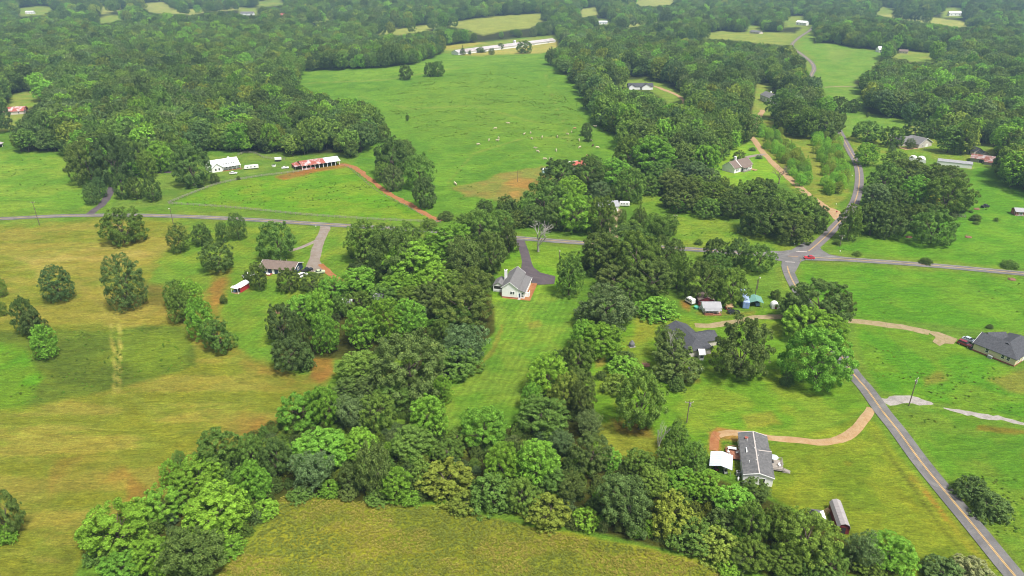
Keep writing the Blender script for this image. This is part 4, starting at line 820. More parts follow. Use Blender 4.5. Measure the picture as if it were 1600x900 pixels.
# weeds standing in the pastures, long grass in the bottom field
def pts_where(poly, n_, thr, seed, sc=14):
    P = [at(*q) for q in poly]; pl = [(p.x, p.y) for p in P]; lo = np.min(pl, 0); hi = np.max(pl, 0); X = fg.uniform(lo[0], hi[0], n_*4); Y = fg.uniform(lo[1], hi[1], n_*4)
    q = (inside(pl, X, Y) > 0) & (fbm(X/sc, Y/(sc*0.45), seed) > thr); return np.stack([X[q], Y[q]], -1)[:n_]
W = np.concatenate([pts_where(*a) for a in (
    ([(600,160),(660,120),(770,112),(870,140),(935,200),(900,235),(800,228),(700,215),(640,200)], 2600, 0.56, 91), ([(480,125),(690,90),(845,86),(900,140),(950,210),(860,258),(700,320),(560,260)], 1500, 0.6, 92), ([(290,318),(420,278),(540,265),(660,340),(500,335)], 300, 0.55, 93),
    ([(0,522),(180,513),(290,512),(310,570),(60,628),(0,638)], 240, 0.5, 94, 9), ([(1300,392),(1480,345),(1530,262),(1600,262),(1600,424)], 140, 0.58, 95), ([(1250,412),(1600,440),(1600,520),(1340,496)], 110, 0.58, 96), ([(1340,515),(1500,545),(1600,600),(1600,650),(1380,612)], 110, 0.57, 97),
    ([(1400,645),(1600,680),(1600,890),(1480,740)], 220, 0.5, 98, 20), ([(1000,302),(1080,330),(1220,376),(1060,368)], 200, 0.55, 99), ([(0,250),(110,246),(130,310),(0,330)], 160, 0.56, 102))])
n_ = len(W); WR = fg.uniform(0.1, 0.32, n_)**1.0*np.where(W[:, 1] > 350, 1.4, 1.0)
scatter('pasture_weeds', np.stack([W[:, 0], W[:, 1], gz(W[:, 0], W[:, 1])+WR*0.35], -1), np.stack([WR*1.3, WR*1.3, WR*0.8], -1), fg.uniform(0, 6.28, n_), fg.integers(0, len(src), n_), tints('MMBBY', n_, fg), src, 'dark weed tufts scattered over the pastures', M['leaf_inst'])
mbt = MB(); gt = random.Random(3)
for k in range(16):
    ph = gt.uniform(0, 6.28); q = gt.uniform(0, 0.5); x, y = math.cos(ph)*q, math.sin(ph)*q; le = gt.uniform(0.3, 0.8); h_ = gt.uniform(0.5, 1); w_ = 0.13; ph2 = gt.uniform(0, 6.28); dx, dy = math.cos(ph2), math.sin(ph2)
    mbt.add([(x-dy*w_, y+dx*w_, 0), (x+dy*w_, y-dx*w_, 0), (x+dx*le*.5+dy*w_, y+dy*le*.5-dx*w_, h_*.7), (x+dx*le*.5-dy*w_, y+dy*le*.5+dx*w_, h_*.7), (x+dx*le, y+dy*le, h_)], [(0, 1, 2, 3), (3, 2, 4)])
tuft_root = empty('grass_tuft', at(610, 815), 0, 'single tall tuft of straw coloured grass in the bottom field', 'grass tuft')
tuft = mbt.build('blades', M['leaf'], tuft_root); tuft.scale = (0.8, 0.8, 0.7); tuft.color = (0.3, 0.26, 0.08, 1)
G = np.concatenate([pts_where([(340,900),(400,840),(440,776),(520,782),(700,794),(900,840),(1000,856),(1125,890),(1125,960),(200,960)], 14000, 0.1, 110, 9)]); n_ = len(G)
q = fbm(G[:, 0]/12, G[:, 1]/7, 120)[:, None]; ca_, cb_ = np.array([[0.25,0.225,0.05]]), np.array([[0.155,0.185,0.036]]); tq = sstep(0.4, 0.62, q)
tg = np.concatenate([(ca_*tq+cb_*(1-tq))*fg.uniform(0.75, 1.25, (n_, 1)), np.ones((n_, 1))], 1); GS = fg.uniform(0.22, 0.5, n_)
scatter('long_grass', np.stack([G[:, 0], G[:, 1], gz(G[:, 0], G[:, 1])], -1), np.stack([GS, GS, GS*0.75], -1), fg.uniform(-0.9, 0.9, n_), np.zeros(n_), tg, [tuft], 'long yellow grass of the unmown bottom field', M['leaf_inst'])
print('stuff', time.time()-T0)

# ------------------------------------------------------------------ buildings
def volume(root, ox, oy, ang, L, W, eh, rh, wall, roof, o=0.4, hip0=0.0, hip1=0.0, z0=0.0, base=None, ridge=None, t=0.16, trim=None):
    """one gabled or hipped block: front gable centre at (ox, oy), ridge towards ang; parts wall and roof"""
    ca, sa = math.cos(ang), math.sin(ang)
    def P(x, y, z): return (ox+x*sa+y*ca, oy-x*ca+y*sa, z+z0)      # x to the right of the ridge direction, y along it
    h = W/2; mb = MB()
    if hip0 > 0 and hip1 > 0:
        mb.add([P(-h,0,0),P(h,0,0),P(h,L,0),P(-h,L,0),P(-h,0,eh),P(h,0,eh),P(h,L,eh),P(-h,L,eh)], [(0,3,2,1),(0,1,5,4),(1,2,6,5),(2,3,7,6),(3,0,4,7),(4,5,6,7)])
    else:
        a, b_ = (0 if hip0 == 0 else hip0), (L if hip1 == 0 else L-hip1)
        mb.add([P(-h,0,0),P(h,0,0),P(h,L,0),P(-h,L,0),P(-h,0,eh),P(h,0,eh),P(h,L,eh),P(-h,L,eh),P(0,a,eh+rh-0.02),P(0,b_,eh+rh-0.02)],
               [(0,3,2,1),(0,1,5,8,4),(2,3,7,9,6),(1,2,6,9,8,5),(3,0,4,8,9,7)] if hip0 == 0 and hip1 == 0 else [(0,3,2,1),(0,1,5,4),(2,3,7,6),(1,2,6,5),(3,0,4,7),(4,5,8),(6,7,9),(5,6,9,8),(7,4,8,9)])
    w_ = mb.build('wall', wall, root)
    s = rh/h; e0, e1 = -o, L+o; mr = MB(); zl = eh-o*s
    r0 = (hip0 if hip0 else e0); r1 = (L-hip1 if hip1 else e1); zt = eh+rh+t
    for sx in (-1, 1):
        q = [P(sx*(h+o), e0, zl+t), P(sx*(h+o), e1, zl+t), P(0, r1, zt), P(0, r0, zt)]
        mr.slab(q if sx > 0 else q[::-1], t)
    def tri(a, b_, c): mr.add([a, b_, c]+[(x, y, z-t) for x, y, z in (a, b_, c)], [(0,1,2),(5,4,3),(0,3,4,1),(1,4,5,2),(2,5,3,0)])
    if hip0: tri(P(-h-o, e0, zl+t), P(h+o, e0, zl+t), P(0, r0, zt))
    if hip1: tri(P(h+o, e1, zl+t), P(-h-o, e1, zl+t), P(0, r1, zt))
    rf = mr.build('roof', roof, root)
    if ridge: MB().slab([P(-0.16, r0, zt+0.02), P(0.16, r0, zt+0.02), P(0.16, r1, zt+0.02), P(-0.16, r1, zt+0.02)], 0.06).build('ridge_cap', ridge, rf)
    if trim:
        for yy in (e0-0.04, e1+0.04):
            if (yy < 0 and hip0) or (yy > 0 and hip1): continue
            for sx in (-1, 1): MB().slab([P(sx*(h+o), yy-0.04, zl+t+0.03), P(sx*(h+o), yy+0.04, zl+t+0.03), P(0, yy+0.04, zt+0.03), P(0, yy-0.04, zt+0.03)], 0.24).build('fascia_board', trim, rf)
    if base:
        fb = MB(); fb.add([P(-h-.05,-.05,-.6),P(h+.05,-.05,-.6),P(h+.05,L+.05,-.6),P(-h-.05,L+.05,-.6),P(-h-.05,-.05,.45),P(h+.05,-.05,.45),P(h+.05,L+.05,.45),P(-h-.05,L+.05,.45)], [(4,5,6,7),(0,1,5,4),(1,2,6,5),(2,3,7,6),(3,0,4,7)]); fb.build('foundation', base, root)
    return P, w_, rf
WIN = {}
def window(root, P, face, u, z, L, W, w=1.0, h=1.3, name='window', mat=None):
    """face F/B: gable ends, R/L: long sides (right or left of the ridge direction)"""
    if face == 'F': f = lambda a, d, zz: P(u+a, -d, zz)
    elif face == 'B': f = lambda a, d, zz: P(u+a, L+d, zz)
    elif face == 'R': f = lambda a, d, zz: P(W/2+d, u+a, zz)
    else: f = lambda a, d, zz: P(-W/2-d, u+a, zz)
    fr = MB(); t_ = 0.1
    def bx(m_, a0, a1, d0, d1, z0, z1): m_.add([f(a0,d0,z0),f(a1,d0,z0),f(a1,d1,z0),f(a0,d1,z0),f(a0,d0,z1),f(a1,d0,z1),f(a1,d1,z1),f(a0,d1,z1)], [(0,3,2,1),(4,5,6,7),(0,1,5,4),(1,2,6,5),(2,3,7,6),(3,0,4,7)])
    bx(fr, -w/2-t_, -w/2, 0.003, 0.09, z-t_, z+h+t_); bx(fr, w/2, w/2+t_, 0.003, 0.09, z-t_, z+h+t_); bx(fr, -w/2, w/2, 0.003, 0.09, z-t_, z); bx(fr, -w/2, w/2, 0.003, 0.09, z+h, z+h+t_)
    if name == 'window': bx(fr, -w/2, w/2, 0.003, 0.06, z+h*0.5-0.03, z+h*0.5+0.03)
    o = fr.build(name, M['trim'], root); pn = MB(); bx(pn, -w/2, w/2, 0.004, 0.035, z, z+h); pn.build('pane' if name == 'window' else 'door_leaf', mat or M['glass'], o); return o
def anchor(p0, p1=None, h=0.0, ang=None):
    a = at(*p0, h); b_ = at(*p1, h) if p1 else None; A = math.atan2(b_.y-a.y, b_.x-a.x) if p1 else 0.0
    return Vector((a.x, a.y, float(gz(a.x, a.y)))), A
def place(name, lab, cat, pos, ang, group=None):      # local +Y = direction ang
    return empty(name, pos, ang-math.pi/2, lab, cat, group)
Y90 = math.pi/2
# white house at the top of the mown strip
a, _ = anchor((784,464.4)); b_, _ = anchor((808.8,466.4)); c = (a+b_)/2; W = (b_-a).length
root = place('house', 'white gabled house with grey shingle roof and white chimney above the mown strip', 'house', c, R(78))
P, wa_, rf = volume(root, 0, 0, Y90, 15.6, W, 4.5, 2.5, M['white'], M['shingle'], 0.35, base=M['brick'], trim=M['trim'])
for u in (0.6, 1.55): window(root, P, 'F', u, 1.7, 15.6, W, 0.75, 1.2)
window(root, P, 'L', 3, 1.6, 15.6, W); window(root, P, 'L', 7, 1.6, 15.6, W); window(root, P, 'B', 0.5, 1.6, 15.6, W)
lw = 2.7; h = W/2
mb = MB(); mb.prism([(h,0),(h+lw,0),(h+lw,2.9),(h,3.7)], 0.5, 14.6); w2 = mb.build('porch_wall', M['white'], root)
MB().slab([(h+0.02,0.1,4.0),(h+lw+0.5,0.1,2.95),(h+lw+0.5,15.0,2.95),(h+0.02,15.0,4.0)], 0.15).build('porch_roof', M['shingle'], root)
MB().box(h+lw+0.4,h+lw+0.58,0.05,15.05,2.7,2.93).build('gutter', M['trim'], root)
P2 = lambda x, y, z: (x, y, z)
fr = MB(); fr.box(h+0.35,h+1.15,0.40,0.495,0.35,2.3); d_ = fr.build('door', M['trim'], root); MB().box(h+0.45,h+1.05,0.36,0.398,0.4,2.2).build('door_leaf', M['navy'], d_)
for z in (0.8, 1.75):
    fr = MB(); fr.box(h+1.5,h+2.4,0.42,0.497,z,z+0.7); d_ = fr.build('window', M['trim'], root); MB().box(h+1.57,h+2.33,0.39,0.418,z+0.07,z+0.63).build('pane', M['glass'], d_)
st = MB()
for k in range(3): st.box(h+0.2,h+1.3,-0.45-0.3*k,0.37-0.3*k,-0.3,0.32-0.12*k)
st.build('steps', M['concrete'], root)
mb = MB(); mb.box(h+lw,h+lw+1.6,2.2,4.4,0,1.2); mb.box(h+lw+1.45,h+lw+1.6,2.2,4.4,1.2,2.1); mb.box(h+lw,h+lw+1.5,2.2,2.33,1.2,2.1); mb.build('side_stoop', M['white'], root)
MB().box(-h-1.5,h+lw+2.6,-0.8,15.8,-0.5,0.03).build('red_clay_bed', M['clay'], root)
ch = MB(); ch.box(-h-0.75,-h+0.25,8.3,9.4,0,8.1); ch.box(-h-0.83,-h+0.33,8.22,9.48,8.1,8.3); c_ = ch.build('chimney', M['white'], root); MB().box(-h-0.5,-h,8.6,9.1,8.3,8.6).build('flue', M['dark'], c_)
volume(root, -h-2.4, 4.2, Y90, 6.2, 4.4, 2.9, 1.5, M['white'], M['shingle'], 0.3)
sc = MB(); sc.box(-h-4.2,-h-0.6,4.1,4.18,1.55,2.75); sc.build('screen_opening', M['dark'], root); dk = MB()
for z in (0.45, 0.8, 1.15): dk.box(-h-4.3,-h-0.5,3.98,4.06,z,z+0.12)
dk.build('railing', M['trim'], root)
# blue house with brown roof
pos, A = anchor((414,427),(449,430), 0)
root = place('house', 'navy blue low house with brown shingle roof beside the hay field', 'house', pos, A+Y90)
P, wa_, rf = volume(root, -2.0, 4.2, 0, 15.5, 8.4, 2.6, 1.7, M['navy'], M['shingle_brown'], 0.5, trim=M['trim'])
for u in (3, 9): window(root, P, 'R', u, 0.9, 15.5, 8.4)
window(root, P, 'R', 6, 0.2, 15.5, 8.4, 0.9, 2.0, 'door', M['trim']); window(root, P, 'B', 0, 0.9, 15.5, 8.4, 1.2, 1.2); window(root, P, 'F', 0, 0.9, 15.5, 8.4)
MB().box(1.2, 3.6, -2.2, -0.1, -0.2, 0.35).build('stoop', M['brick'], root); MB().box(1.5,2.4,-1.9,-1.1,0.35,0.95).box(2.6,3.2,-1.9,-1.3,0.35,0.8).build('porch_bench', M['trim'], root)
for k in range(2): MB().tube((5+3*k,5.5,4.0),(5+3*k,5.5,4.75),0.12,0.12,6).build('vent_pipe', M['chrome'], rf)
# small red shed
pos, A = anchor((364,457),(374,458.5)); W = 3.3
root = place('shed', 'small red shed with white roof and open front on the lawn', 'shed', pos, R(70))
P, wa_, rf = volume(root, 1.6, 0.9, Y90, 5.4, W, 2.3, 0.7, M['red'], M['metal_white'], 0.3)
for x in (0, 3.2): MB().box(x-0.06,x+0.06,-0.6,-0.48,0,2.3).build('post', M['trim'], root)
MB().box(0.15,3.05,0.86,0.895,0.05,1.5).build('opening', M['dark'], root); MB().box(0.0,3.2,-0.7,0.8,-0.1,0.12).build('porch_floor', M['clay_pale'], root); MB().box(0.2,1.0,0.0,0.7,0.12,0.9).build('blue_bin', M['blue'], root)
MB().slab([(-0.2,-0.75,2.45),(3.4,-0.75,2.45),(3.4,0.75,2.75),(-0.2,0.75,2.75)], 0.1).build('porch_roof', M['metal_white'], root)
# house with dark roof beyond the lawn
pos, A = anchor((1038,523),(1086,568))
root = place('house', 'pale house with charcoal shingle roof half hidden by trees on the lawn', 'house', pos, A)
P, wa_, rf = volume(root, -4.3, 0, Y90, 17, 8.6, 2.9, 2.0, M['beige'], M['shingle_dark'], 0.5, hip1=3.5)
window(root, P, 'F', -1.5, 1, 17, 8.6); window(root, P, 'F', 1.5, 1, 17, 8.6)
for u in (3, 8, 13): window(root, P, 'R', u, 1, 17, 8.6)
P, _, _ = volume(root, -5.5, 9.2, R(180), 8.5, 6.4, 2.7, 1.6, M['beige'], M['shingle_dark'], 0.5)
window(root, P, 'B', 0, 0.2, 8.5, 6.4, 3.0, 2.1, 'door', M['dark']); window(root, P, 'L', 5.5, 0.1, 8.5, 6.4, 2.2, 2.0, 'door', M['dark'])  # gable-end panel is dark colour standing for the shaded open end
MB().box(-0.6,0.2,-1.5,1.5,0,0.5).build('red_step', M['brick'], root)
# mobile home
a, _ = anchor((1159,754)); b_, _ = anchor((1207,761)); c = (a+b_)/2; W = (b_-a).length-0.3
root = place('mobile_home', 'long white mobile home with weathered grey shingle roof and white gable end', 'mobile home', c, R(77.5))
L = 17.2; P, wa_, rf = volume(root, 0, 0, Y90, L, W, 2.9, 0.95, M['white'], M['shingle_mid'], 0.28, ridge=M['concrete'], trim=M['trim'])
volume(root, 0.4, 9.6, 0, W/2-0.2, 3.6, 2.92, 0.72, M['white'], M['shingle_mid'], 0.3, ridge=M['concrete'])
window(root, P, 'F', 1.2, 0.25, L, W, 0.9, 2.0, 'door', M['dark']); window(root, P, 'F', -1.6, 1.0, L, W, 0.9, 1.1)
for u in (3, 7, 14): window(root, P, 'L', u, 1.1, L, W); window(root, P, 'R', u, 1.1, L, W)
for (x, y) in ((-1.9, 13.5), (-0.35, 5), (-0.3, 10), (-2.1, 4.2), (0.3, 13), (0.35, 7)): MB().tube((x,y,3.3),(x,y,4.15),0.09,0.09,6).build('vent_pipe', M['trim'], rf)
MB().box(-2.4,-1.5,14.2,14.9,3.55,3.85).build('skylight', M['rust'], rf); MB().box(-2.5,-2.2,8.4,10.2,3.3,3.72).build('patch', M['trim'], rf)
h = W/2; dk = MB(); dk.box(-h-3.6,-h-0.02,8.6,13.2,0.5,0.66)
for x in (-h-3.5,-h-1.8):
    for y in (8.8,10.9,13): dk.box(x,x+0.12,y,y+0.12,0,0.5)
D_ = dk.build('deck', M['deck'], root)
dk = MB()
for y in (8.65, 13.1): dk.box(-h-3.6,-h-0.1,y,y+0.08,1.4,1.5)
dk.box(-h-3.6,-h-3.52,8.7,13.1,1.4,1.5)
for k in range(8): dk.box(-h-3.6,-h-3.53,8.7+k*0.62,8.77+k*0.62,0.66,1.4)
dk.build('railing', M['deck'], D_)
dk = MB(); dk.box(h+0.02,h+3.6,6.2,10.6,0.55,0.7)
for x in (h+0.2,h+3.4):
    for y in (6.3,10.4): dk.box(x,x+0.12,y,y+0.12,0,1.6)
for k in range(5): dk.box(h+3.6+0.35*k,h+3.95+0.35*k,6.3,7.6,0.0,0.6-0.12*k)
D_ = dk.build('deck', M['greywood'], root)
dk = MB()
for z in (1.0, 1.5): dk.box(h+0.1,h+3.6,6.2,6.28,z,z+0.1); dk.box(h+0.1,h+3.6,10.5,10.58,z,z+0.1); dk.box(h+3.5,h+3.58,7.7,10.5,z,z+0.1)
dk.slab([(h+3.6,6.2,1.5),(h+5.4,6.2,0.9),(h+5.4,6.3,0.9),(h+3.6,6.3,1.5)],0.1)
dk.build('railing', M['greywood'], D_)
def on_root(rt, x, y, z=0.0): return rt.matrix_basis @ Vector((x, y, z))
def furniture(rt, x, y, z, rz, lab, grp='white chairs on the decks of the mobile home'):
    t = empty('garden_chair', on_root(rt, x, y, z), rt.rotation_euler.z+rz, lab, 'chair', grp)
    MB().box(-0.28,0.28,-0.28,0.28,0.36,0.42).build('seat', M['trim'], t); MB().box(-0.28,0.28,0.24,0.3,0.42,0.95).build('backrest', M['trim'], t)
    for a in (-0.24, 0.24):
        for b2 in (-0.24, 0.24): MB().box(a-0.03,a+0.03,b2-0.03,b2+0.03,0,0.36).build('leg', M['trim'], t)
    return t
t = empty('garden_table', on_root(root, -h-1.9, 12.2, 0.66), root.rotation_euler.z, 'white rectangular table on the red brown deck', 'table')
MB().box(-1.2,1.2,-0.5,0.5,0.7,0.76).build('tabletop', M['trim'], t)
for a in (-1.0, 1.0):
    for b2 in (-0.4, 0.4): MB().box(a-0.05,a+0.05,b2-0.05,b2+0.05,0,0.7).build('leg', M['trim'], t)
furniture(root, -h-2.9, 10.9, 0.66, 1.2, 'white chair at the outer corner of the red brown deck'); furniture(root, -h-0.7, 11.0, 0.66, -1.4, 'white chair by the house wall on the red brown deck'); furniture(root, -h-2.7, 9.6, 0.66, 2, 'white chair at the near edge of the red brown deck')
furniture(root, h+2.7, 8.0, 0.7, 0.5, 'white chair on the grey deck beside the umbrella')
t = empty('parasol', on_root(root, h+1.2, 9.2, 0.7), 0, 'pale blue grey round parasol on the grey deck of the mobile home', 'parasol')
MB().tube((0,0,0),(0,0,2.1),0.04).build('pole', M['chrome'], t); MB().tube((0,0,1.8),(0,0,2.2),1.15,0.05,12).build('canopy', M['metal'], t); MB().tube((0,0,0),(0,0,0.1),0.3,0.3,10).build('foot', M['tarp'], t)
t = empty('heat_pump', on_root(root, -h-0.9, 2.9, 0), root.rotation_euler.z, 'grey boxy air conditioning unit against the mobile home wall', 'air conditioner')
MB().box(-0.5,0.5,-0.5,0.5,0,1.1).build('casing', M['metal_grey'], t); MB().tube((0,0,1.1),(0,0,1.16),0.38,0.38,12).build('fan_grille', M['dark'], t)
t = empty('gas_bottle', on_root(root, -h-1.1, 0.4, 0), 0, 'white upright bottle standing beyond the mobile home gable', 'gas bottle'); MB().tube((0,0,0),(0,0,1.2),0.25,0.25,10).ball((0,0,1.2),(0.25,0.25,0.18),10,4).build('cylinder_body', M['tank'], t, smooth=True); MB().tube((0,0,1.35),(0,0,1.5),0.07).build('valve', M['chrome'], t)
# carport beside it
pos, A = anchor((1108.5,738),(1137,745.5)); A2 = R(72)
root = place('carport', 'white metal carport with open sides beside the mobile home', 'carport', pos, A2)
mb = MB(); hw = 2.65
for x in (-hw+2.6, 2.6+hw): 
    for y in (0, 2.9, 5.8): MB().box(x-0.05,x+0.05,y-0.05,y+0.05,0,2.3).build('post', M['chrome'], root)
mb.slab([(2.6,-0.2,3.05),(2.6+hw+.25,-0.2,2.3),(2.6+hw+.25,6.0,2.3),(2.6,6.0,3.05)],0.08).slab([(2.6-hw-.25,-0.2,2.3),(2.6,-0.2,3.05),(2.6,6.0,3.05),(2.6-hw-.25,6.0,2.3)],0.08)
r_ = mb.build('roof', M['metal'], root); mb = MB()
for k in range(9): y = -0.1+k*0.75; mb.slab([(2.6,y,3.11),(2.6+hw+.22,y,2.36),(2.6+hw+.22,y+0.07,2.36),(2.6,y+0.07,3.11)],0.055).slab([(2.6-hw-.22,y,2.36),(2.6,y,3.11),(2.6,y+0.07,3.11),(2.6-hw-.22,y+0.07,2.36)],0.055)
tag(mb.build('roof_rib', M['metal'], r_), kind='stuff')
def mower(x, y, lab, mt):
    t = empty('riding_mower', on_root(root, x, y), root.rotation_euler.z+0.3, lab, 'mower'); MB().box(-0.4,0.4,-0.8,0.1,0.3,0.75).box(-0.3,0.3,0.1,0.85,0.3,0.9).build('body', mt, t); MB().box(-0.25,0.25,-0.6,-0.1,0.75,1.15).build('seat', M['dark'], t)
    for a, b2, q in ((-.45,-.5,.3),(.45,-.5,.3),(-.4,.6,.2),(.4,.6,.2)): MB().tube((a-0.1,b2,q),(a+0.1,b2,q),q,q,10).build('wheel', M['tyre'], t)
mower(1.6, 1.6, 'dark red riding mower parked under the white carport', M['darkred']); mower(3.9, 1.2, 'white riding mower parked under the white carport', M['car_white'])
# red ended shed, hip canopy, water tank
pos, A = anchor((1307,833),(1321,835)); root = place('shed', 'long shed with taupe gambrel roof and dark red end wall', 'shed', pos, R(80)); W, L, eh = 2.7, 8.0, 2.1
prof = [(-W/2,0),(W/2,0),(W/2,eh),(W/2-0.45,eh+0.75),(0,eh+1.1),(-W/2+0.45,eh+0.75),(-W/2,eh)]
MB().prism([(x+1.3,z) for x, z in prof], 0, L).build('wall', M['darkred'], root)
rp = [(-W/2-.12,eh-.05),(-W/2+0.42,eh+0.86),(0,eh+1.24),(W/2-0.42,eh+0.86),(W/2+.12,eh-.05)]; mr = MB()
for (x0, z0), (x1, z1) in zip(rp[:-1], rp[1:]): mr.slab([(1.3+x0,-.3,z0),(1.3+x1,-.3,z1),(1.3+x1,L+.25,z1),(1.3+x0,L+.25,z0)], 0.09)
rf = mr.build('roof', M['taupe'], root); mr = MB()
for k in range(9):
    for (x0, z0), (x1, z1) in zip(rp[:-1], rp[1:]): y = -0.2+k*0.96; mr.slab([(1.3+x0,y,z0+.05),(1.3+x1,y,z1+.05),(1.3+x1,y+.06,z1+.05),(1.3+x0,y+.06,z0+.05)],0.045)
tag(mr.build('roof_rib', M['taupe'], rf), kind='stuff')
fr = MB(); fr.box(0.75,1.85,-0.07,-0.004,0.05,2.05); d_ = fr.build('door', M['darkred'], root); MB().box(0.83,1.77,-0.09,-0.072,0.1,1.98).build('door_leaf', M['dark'], d_); MB().box(-0.1,2.7,-0.06,-0.004,2.06,2.2).build('lintel', M['darkred'], root)
t = empty('lumber_pile', on_root(root, -0.9, 6.2), root.rotation_euler.z, 'pale boards leaning against the left side of the gambrel shed', 'lumber pile')
for k in range(5): MB().slab([(-0.3-0.1*k,-0.9+0.42*k,0.02),(0.35,-0.9+0.42*k,2.0-0.2*k),(0.35,-0.7+0.42*k,2.0-0.2*k),(-0.3-0.1*k,-0.7+0.42*k,0.02)],0.05).build('board', M['clay_pale'], t)
pos, A = anchor((1274,812)); root = place('canopy_tent', 'small hip canopy with dark grey and white roof panels beside the shed', 'canopy', pos, R(80))
q = 1.75
for x in (-q,q):
    for y in (-1.4,1.4): MB().box(x-0.04,x+0.04,y-0.04,y+0.04,0,1.9).build('post', M['chrome'], root)
for pts, mt, nm in (([(-q-.1,-1.5,1.9),(-q-.1,1.5,1.9),(-.5,0,2.75)], M['dark'], 'left'), ([(-q-.1,-1.5,1.9),(q-.6,-1.5,1.9),(.5,0,2.75),(-.5,0,2.75)], M['tarp'], 'f'), ([(q+.1,1.5,1.9),(-q-.1,1.5,1.9),(-.5,0,2.75),(.5,0,2.75)], M['tarp'], 'b'), ([(q-.6,-1.5,1.9),(q+.1,-1.5,1.88),(q+.1,1.5,1.9),(.5,0,2.75)], M['tank'], 'r')):
    n_ = len(pts); MB().add(pts+[(x,y,z-0.05) for x,y,z in pts], [tuple(range(n_)), tuple(range(2*n_-1,n_-1,-1))]+[(i,i+n_,(i+1)%n_+n_,(i+1)%n_) for i in range(n_)]).build('roof_panel', mt, root)
pos, A = anchor((1250,812)); root = place('water_tank', 'rounded white plastic tank at the hedgerow edge', 'tank', pos, 0)
MB().tube((0,0,0),(0,0,1.2),0.75,0.75,14).ball((0,0,1.2),(0.75,0.75,0.35),14,6).build('tank_body', M['tank'], root, smooth=True); MB().tube((0,0,1.5),(0,0,1.65),0.18,0.18,8).build('lid', M['dark'], root)
for k in range(4): MB().tube((0,0,0.2+0.28*k),(0,0,0.25+0.28*k),0.78,0.78,14).build('rib', M['tank'], root)
# cream house at the right edge
pos, A = anchor((1519,547),(1584,573))
root = place('house', 'pale yellow house with charcoal roof at the end of the gravel drive', 'house', pos, A); L = (at(1584,573)-at(1519,547)).length; W = 9.2
P, wa_, rf = volume(root, -W/2, 0, Y90, L, W, 2.9, 2.6, M['cream'], M['shingle_dark'], 0.4, hip1=4.6, trim=M['trim'], base=M['brick'])
for u in (4.3, 9.2, 10.9): window(root, P, 'R', u, 1.3, L, W, 0.9, 1.2)
window(root, P, 'B', -1.5, 0.3, L, W, 1.0, 2.0, 'door', M['trim']); window(root, P, 'B', 2, 1.0, L, W)
volume(root, -4.0, L-4.9, R(180), 14, 9.0, 2.88, 2.55, M['cream'], M['shingle_dark'], 0.4, hip1=4.6)
volume(root, -7.5, L-12.5, R(150), 6, 6.5, 2.86, 2.0, M['cream'], M['shingle_dark'], 0.4)
MB().box(-1.2,0.5,-0.9,-0.1,0,0.7).build('bin_box', M['dark'], root); MB().box(0.3,1.2,5.2,6.6,0,1.0).build('cooling_unit', M['metal_grey'], root)
# barn with open arches, rusty and silver roof
pos, A = anchor((473,266),(531,258)); L = (at(531,258)-at(473,266)).length; W = 11.5
root = place('barn', 'long open sided barn with arched white front and half rusty half silver roof', 'barn', pos, A+Y90)
nb = 9; bw = L/nb
for k in range(nb+1): MB().box(k*bw-0.16,k*bw+0.16,-0.16,0.16,0,3.0).build('post', M['trim'], root)
for k in range(nb):
    x0, x1 = k*bw+0.16, (k+1)*bw-0.16; mb = MB(); xs = [x0+(x1-x0)*i/8 for i in range(9)]; zs = [2.15+0.6*math.sin(math.pi*i/8) for i in range(9)]
    mb.add([(x,-0.1,z) for x, z in zip(xs, zs)]+[(x,-0.1,3.0) for x in xs]+[(x,0.1,z) for x, z in zip(xs, zs)]+[(x,0.1,3.0) for x in xs], [(i,i+1,i+10,i+9) for i in range(8)]+[(i+18,i+27,i+28,i+19) for i in range(8)]+[(i,i+18,i+19,i+1) for i in range(8)]); mb.build('arch', M['trim'], root)
    if k < 3: MB().box(x0,x1,-0.05,0.05,0,1.05).build('half_wall', M['rust'], root)
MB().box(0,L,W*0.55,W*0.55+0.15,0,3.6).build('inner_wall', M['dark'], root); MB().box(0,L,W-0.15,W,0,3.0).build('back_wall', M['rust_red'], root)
MB().prismx([(2.2,0),(W,0),(W,3.0),(W/2,4.6),(2.2,3.4)], -0.02, 0.12).build('end_wall', M['rust_red'], root); MB().prismx([(W*0.55,0),(W,0),(W,3.0),(W/2+1,4.5)], L-0.12, L+0.02).build('end_wall', M['rust_red'], root)
for x0, x1, mt in ((-0.5, L*0.62, M['rust']), (L*0.62, L+0.6, M['metal'])):
    r_ = MB().slab([(x0,-0.8,3.0),(x1,-0.8,3.0),(x1,W/2,4.85),(x0,W/2,4.85)],0.1).slab([(x0,W/2,4.85),(x1,W/2,4.85),(x1,W+0.8,3.0),(x0,W+0.8,3.0)],0.1).build('roof', mt, root); mb = MB(); n_ = int((x1-x0)/0.9)
    for k in range(n_): x = x0+0.2+k*0.9; mb.slab([(x,-0.8,3.05),(x+.06,-0.8,3.05),(x+.06,W/2,4.9),(x,W/2,4.9)],0.05)
    tag(mb.build('roof_rib', mt, r_), kind='stuff')
MB().slab([(-4.2,1.5,2.3),(-0.5,1.5,3.1),(-0.5,W,3.1),(-4.2,W,2.3)],0.1).build('lean_to_roof', M['rust'], root); MB().box(-4.0,-0.55,W-0.2,W-0.1,0,2.3).build('lean_to_wall', M['rust_red'], root)
for y in (1.8, 6, W-0.4): MB().box(-4.1,-3.95,y,y+0.15,0,2.3).build('lean_to_post', M['greywood'], root)
